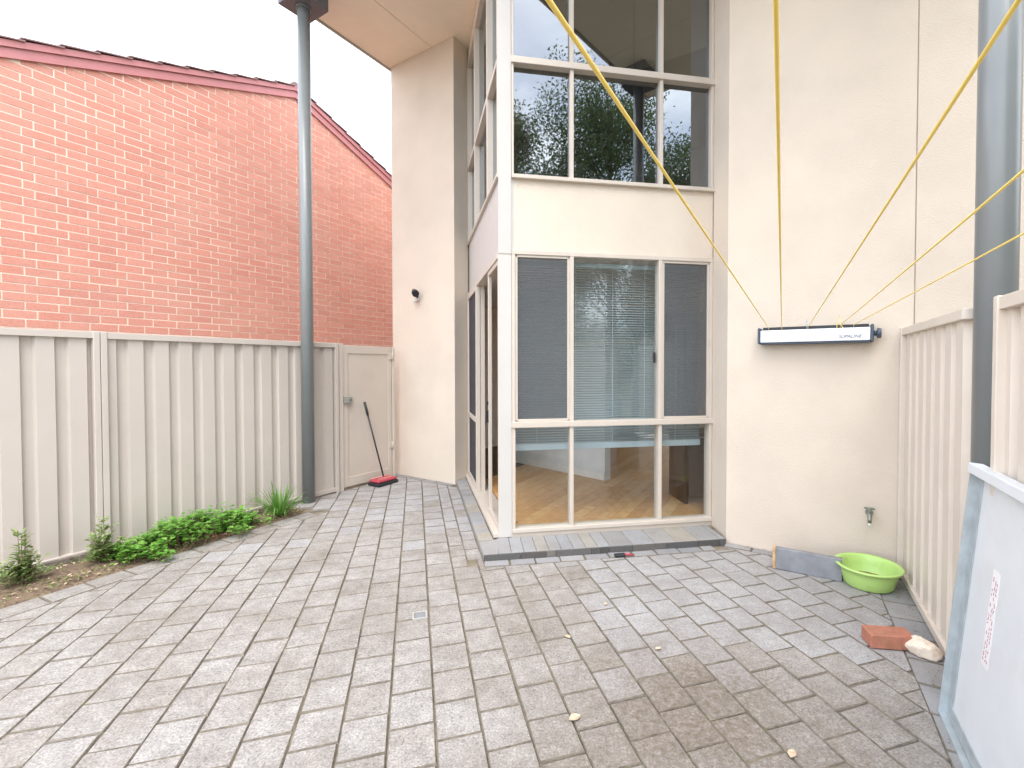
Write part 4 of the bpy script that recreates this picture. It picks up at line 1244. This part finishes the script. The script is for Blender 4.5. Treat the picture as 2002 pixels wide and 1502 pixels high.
def leaf_at(c, size, rot, label, group=None):
    mb = MB()
    n = 8
    d, e = Vector((math.cos(rot), math.sin(rot), 0)), Vector((-math.sin(rot), math.cos(rot), 0))
    L, Rr, Cc = [], [], []
    for k in range(n + 1):
        t = k / n
        w = size * 0.32 * math.sin(math.pi * t) ** 0.8
        z = 0.006 + size * 0.22 * (t - 0.5) ** 2
        p = c + d * (size * (t - 0.5))
        L.append(p + e * w + Vector((0, 0, z + w * 0.35))); Cc.append(p + Vector((0, 0, z))); Rr.append(p - e * w + Vector((0, 0, z + w * 0.35)))
    for k in range(n):
        mb.poly([Cc[k], Cc[k + 1], L[k + 1], L[k]]); mb.poly([Rr[k], Rr[k + 1], Cc[k + 1], Cc[k]])
    o = mb.build('fallen_leaf', M['leaf_dry'], origin=c)
    m2 = o.modifiers.new('thick', 'SOLIDIFY'); m2.thickness = 0.001
    return tag(o, label, 'leaf', group)
leaf_at(ground(1124, 1417), 0.06, 0.5, 'pale curled leaf alone on the paving at the front', None)
leaf_at(ground(1185, 1187), 0.035, 1.5, 'tiny dry leaf on the paving nearest the step', None)
leaf_at(ground(1110, 1253), 0.04, 2.4, 'tiny dry leaf in the middle of the paving', None)
leaf_at(ground(1289, 1277), 0.035, 0.2, 'tiny pale leaf at the edge of the brown stain', None)
leaf_at(ground(1556, 1490), 0.05, 0.9, 'pale leaf at the bottom edge of the picture', None)

# ------------------------------------------------------------------ plants in the bed
def leaf_card(mb, c, d, nrm, L, W, fold=0.25):
    """small folded leaf of four faces"""
    s = d.cross(nrm).normalized()
    up = s.cross(d).normalized()
    a, b = c, c + d * L
    m1 = c + d * (L * 0.45)
    mb.poly([a, m1 + s * W * 0.5 + up * W * fold, b]); mb.f[-1] = mb.f[-1]
    mb.poly([a, b, m1 - s * W * 0.5 + up * W * fold])
def weed_patch():
    c0 = ground(372, 1062)
    t = thing('weed_patch', c0, 'lush bright green weeds spreading in the garden bed', 'weeds')
    rg = random.Random(31)
    lf_, st = MB(), MB()
    for k in range(330):
        a = rg.uniform(-0.56, 0.50)
        w = rg.gauss(-0.03, 0.12)
        base = c0 + BD * a + BN * w
        hgt = max(0.05, (0.27 - 0.40 * abs(w) - 0.20 * abs(a)) * rg.uniform(0.55, 1.15))
        tip = base + Vector((rg.gauss(0, 0.05), rg.gauss(0, 0.05), hgt))
        st.tube([Vector((base.x, base.y, 0.0)), (base + tip) / 2 + Vector((rg.gauss(0, 0.01), rg.gauss(0, 0.01), 0)), tip], [0.003, 0.0022, 0.0012], 4, smooth=False)
        for j in range(11):
            tt = rg.uniform(0.35, 1.0)
            p = base.lerp(tip, tt)
            az = rg.uniform(0, 6.283)
            d = Vector((math.cos(az), math.sin(az), rg.uniform(-0.15, 0.5))).normalized()
            q = p + d * rg.uniform(0.01, 0.03)
            L = rg.uniform(0.026, 0.05)
            leaf_card(lf_, q, d, Vector((0, 0, 1)), L, L * 0.95, 0.12)
    lf_.build('foliage', M['weed'], t); tag(st.build('stems', M['stem'], t), kind='stuff')
weed_patch()
def shrub(px, py, h, w, label, seed, n=34):
    c0 = ground(px, py, 0.02); c0.z = 0.015
    t = thing('bed_shrub', c0, label, 'shrub')
    rg = random.Random(seed)
    lf_, st = MB(), MB()
    for k in range(n):
        az = rg.uniform(0, 6.283); sp = abs(rg.gauss(0, w))
        hh = h * rg.uniform(0.25, 1.05) * max(0.3, 1 - sp / (4.0 * w))
        tip = c0 + Vector((math.cos(az) * sp, math.sin(az) * sp, hh))
        midp = c0.lerp(tip, 0.5) + Vector((rg.gauss(0, 0.012), rg.gauss(0, 0.012), 0.02))
        st.tube([c0 + Vector((rg.gauss(0, 0.015), rg.gauss(0, 0.015), -0.01)), midp, tip], [0.003, 0.002, 0.001], 5, smooth=False)
        for j in range(24):
            tt = rg.uniform(0.2, 1.0)
            p = (c0.lerp(midp, tt * 2) if tt < 0.5 else midp.lerp(tip, tt * 2 - 1))
            a2 = rg.uniform(0, 6.283)
            d = Vector((math.cos(a2), math.sin(a2), rg.uniform(-0.1, 0.9))).normalized()
            L = rg.uniform(0.026, 0.056)
            leaf_card(lf_, p + d * rg.uniform(0.004, 0.02), d, Vector((0, 0, 1)), L, L * 0.62, 0.15)
    lf_.build('foliage', M['shrub'], t); tag(st.build('stems', M['stem'], t), kind='stuff')
shrub(194, 1106, 0.37, 0.075, 'small pale green shrub beside the fence post', 41, 22)
shrub(34, 1152, 0.46, 0.062, 'small shrub at the far left edge of the garden bed', 42, 22)
def strap_plant():
    c0 = ground(543, 1013); c0.z = 0.02
    t = thing('strap_leaf_plant', c0, 'spiky tuft of strap leaves near the slim column', 'plant')
    rg = random.Random(51)
    mb = MB()
    for k in range(120):
        az = rg.uniform(0, 6.283); lean = rg.uniform(0.1, 1.65); L = rg.uniform(0.2, 0.38)
        d = Vector((math.cos(az), math.sin(az), 0)); s = Vector((-d.y, d.x, 0))
        prev = None
        W = rg.uniform(0.004, 0.0075)
        for q in range(7):
            u = q / 6
            r_ = L * math.sin(lean * u) * 0.95; z = L * (u * math.cos(lean * u * 0.9)) 
            p = c0 + d * (0.02 + r_) + Vector((0, 0, max(z, -0.01)))
            w = W * (1 - u) ** 0.6 + 0.0006
            cur = (p + s * w, p - Vector((0, 0, w * 0.5)), p - s * w)
            if prev:
                mb.poly([prev[0], prev[1], cur[1], cur[0]]); mb.poly([prev[1], prev[2], cur[2], cur[1]])
            prev = cur
    bm = bmesh.new(); vs = [bm.verts.new(v) for v in mb.v]
    for f in mb.f: bm.faces.new([vs[i] for i in f])
    bmesh.ops.remove_doubles(bm, verts=bm.verts, dist=0.00005)
    m2 = MB(); m2.add_bm(bm)
    m2.build('leaves', M['strap'], t)
strap_plant()
# litter on the soil: dry leaves and low growth
rg = random.Random(61)
lt, gr = MB(), MB()
for k in range(1700):
    s = rg.uniform(-0.2, 2.2); 
    f0 = BED_A + BD * s
    kk = (f0 - G0).dot(LF_D); f1 = G0 + LF_D * kk
    p = f0.lerp(f1, rg.uniform(0.04, 0.85)); p.z = 0.012 + 0.03 * rg.random()
    az = rg.uniform(0, 6.283)
    d = Vector((math.cos(az), math.sin(az), rg.uniform(-0.3, 0.4))).normalized()
    L = rg.uniform(0.012, 0.035)
    if rg.random() < 0.5:
        leaf_card(lt, p, d, Vector((rg.uniform(-0.5, 0.5), rg.uniform(-0.5, 0.5), 1)), L, L * 0.5)
    else:
        d.z = abs(d.z) + 0.4; d.normalize()
        leaf_card(gr, p, d, Vector((0, 0, 1)), L * 1.1, L * 0.5)
tag(lt.build('leaf_litter', M['leaf_dry']), 'dry leaf litter on the soil of the bed', 'leaf litter', kind='stuff')
tag(gr.build('low_growth', M['moss']), 'low green growth on the soil of the bed', 'ground cover', kind='stuff')
db = MB()
for k in range(420):
    if rg.random() < 0.55:
        p = RF0 + RF_D * rg.uniform(-1.9, -0.03) + RF_N * (0.045 + abs(rg.gauss(0, 0.05)))
    else:
        p = R0 + WALL_D * rg.uniform(0.1, 1.25) + WALL_N * (0.01 + abs(rg.gauss(0, 0.045)))
    p.z = 0.004
    az = rg.uniform(0, 6.283); L = rg.uniform(0.005, 0.016)
    leaf_card(db, p, Vector((math.cos(az), math.sin(az), rg.uniform(-0.1, 0.35))).normalized(), Vector((0, 0, 1)), L, L * 0.6)
tag(db.build('corner_debris', M['crumb']), 'dry crumbs of leaf along the foot of wall and right fence', 'debris', kind='stuff')
# moss and crumbs in the joints
ms = MB()
for k in range(1500):
    kx = rg.randint(-14, 12); u = U0 + kx * PW + rg.gauss(0, 0.003)
    v = rg.uniform(1.3, 6.0)
    p = PE * u + PC * v
    if p.y < 1.2 or (p - BED_A).dot(BN) < 0.2 or (p - R_IN).dot(RF_N) < 0 or (p - STEP_A).dot(SN) < 0.15 and p.x > -0.75 or (p - P1).dot(WA_N) < 0.1: continue
    dn = math.exp(-((p.x - 0.55) ** 2 + (p.y - 2.1) ** 2) / 0.9)
    if rg.random() > 0.16 + 0.7 * dn: continue
    for j in range(3):
        az = rg.uniform(0, 6.283)
        d = Vector((math.cos(az), math.sin(az), 0.7)).normalized()
        leaf_card(ms, p + Vector((rg.gauss(0, 0.002), rg.gauss(0, 0.002), -0.006)), d, Vector((0, 0, 1)), rg.uniform(0.006, 0.012), 0.004)
tag(ms.build('joint_moss', M['moss']), 'moss in the joints of the paving', 'moss', kind='stuff')
bkp = ground(424, 1052); fbp = Frame(bkp, BD, BN)
half = MB().box(fbp, -0.085, 0.085, -0.035, 0.035, -0.01, 0.036, 0.006).build('half_brick', M['brick_old'], origin=(bkp.x, bkp.y, 0))
tag(half, 'weathered red brick half hidden under the green weeds', 'brick')

# ------------------------------------------------------------------ trees behind the camera, seen mirrored in the upper window
def tree(c, h, crown_r, crown_z, label, seed, mat, conif=False):
    t = thing('garden_tree', (c[0], c[1], -0.3), label, 'tree')
    rg = random.Random(seed)
    c = Vector((c[0], c[1], -0.3))
    tr, lf_ = MB(), MB()
    tr.tube([c, c + Vector((0.05, 0.03, h * 0.3)), c + Vector((-0.04, 0.06, h * 0.6)), c + Vector((0, 0, h * 0.92))], [0.16, 0.12, 0.07, 0.015], 10)
    for k in range(54 if not conif else 60):
        zz = rg.uniform(0.13, 0.93) * h
        az = rg.uniform(0, 6.283)
        env = (1 - ((zz / h - 0.55) / 0.5) ** 2) if not conif else max(0.05, 1.02 - zz / h)
        rr_ = crown_r * max(0.25, env) ** 0.5 * rg.uniform(0.6, 1.05)
        b0 = c + Vector((0, 0, zz * (0.85 if not conif else 1)))
        b1 = c + Vector((math.cos(az) * rr_, math.sin(az) * rr_, zz + (0.5 if not conif else 0.25) * rr_))
        tr.tube([b0, b0.lerp(b1, 0.5) + Vector((0, 0, 0.1)), b1], [0.025, 0.014, 0.004], 5)
        for cl in range(11 if not conif else 6):
            cc = b0.lerp(b1, rg.uniform(0.35, 1.05)) + Vector((rg.gauss(0, 0.22), rg.gauss(0, 0.22), rg.gauss(0, 0.2)))
            for j in range(85):
                p = cc + Vector((rg.gauss(0, 0.17), rg.gauss(0, 0.17), rg.gauss(0, 0.19)))
                d = Vector((rg.gauss(0, 1), rg.gauss(0, 1), rg.gauss(0.5, 0.8))).normalized()
                L = rg.uniform(0.05, 0.10)
                leaf_card(lf_, p, d, Vector((rg.gauss(0, 1), rg.gauss(0, 1), 1)), L, L * 0.5)
    tr.build('trunk', M['bark'], t); lf_.build('crown', mat, t)
def mirrored(px, dist):
    """place that the bay window mirrors towards the camera in the pixel column px"""
    p = hit(C0R, BAY_D, px)[0]
    d = Vector(((px - PX) / FOC, 1, 0))
    r = d - BAY_N * (2 * d.dot(BAY_N))
    return p + r * dist
tree(mirrored(1195, 7.2), 8.9, 2.0, 4, 'large bushy tree mirrored in the upper middle pane', 71, M['tree'])
tree(mirrored(1065, 8.0), 7.9, 1.25, 4, 'smaller bushy tree mirrored in the upper left pane', 72, M['tree'])
tree(mirrored(1004, 8.0), 8.9, 0.55, 4, 'narrow conifer mirrored at the left edge of the upper window', 73, M['conifer'], True)
tree(mirrored(1345, 7.5), 7.2, 1.5, 4, 'dark tree mirrored low in the upper right pane', 74, M['tree'])
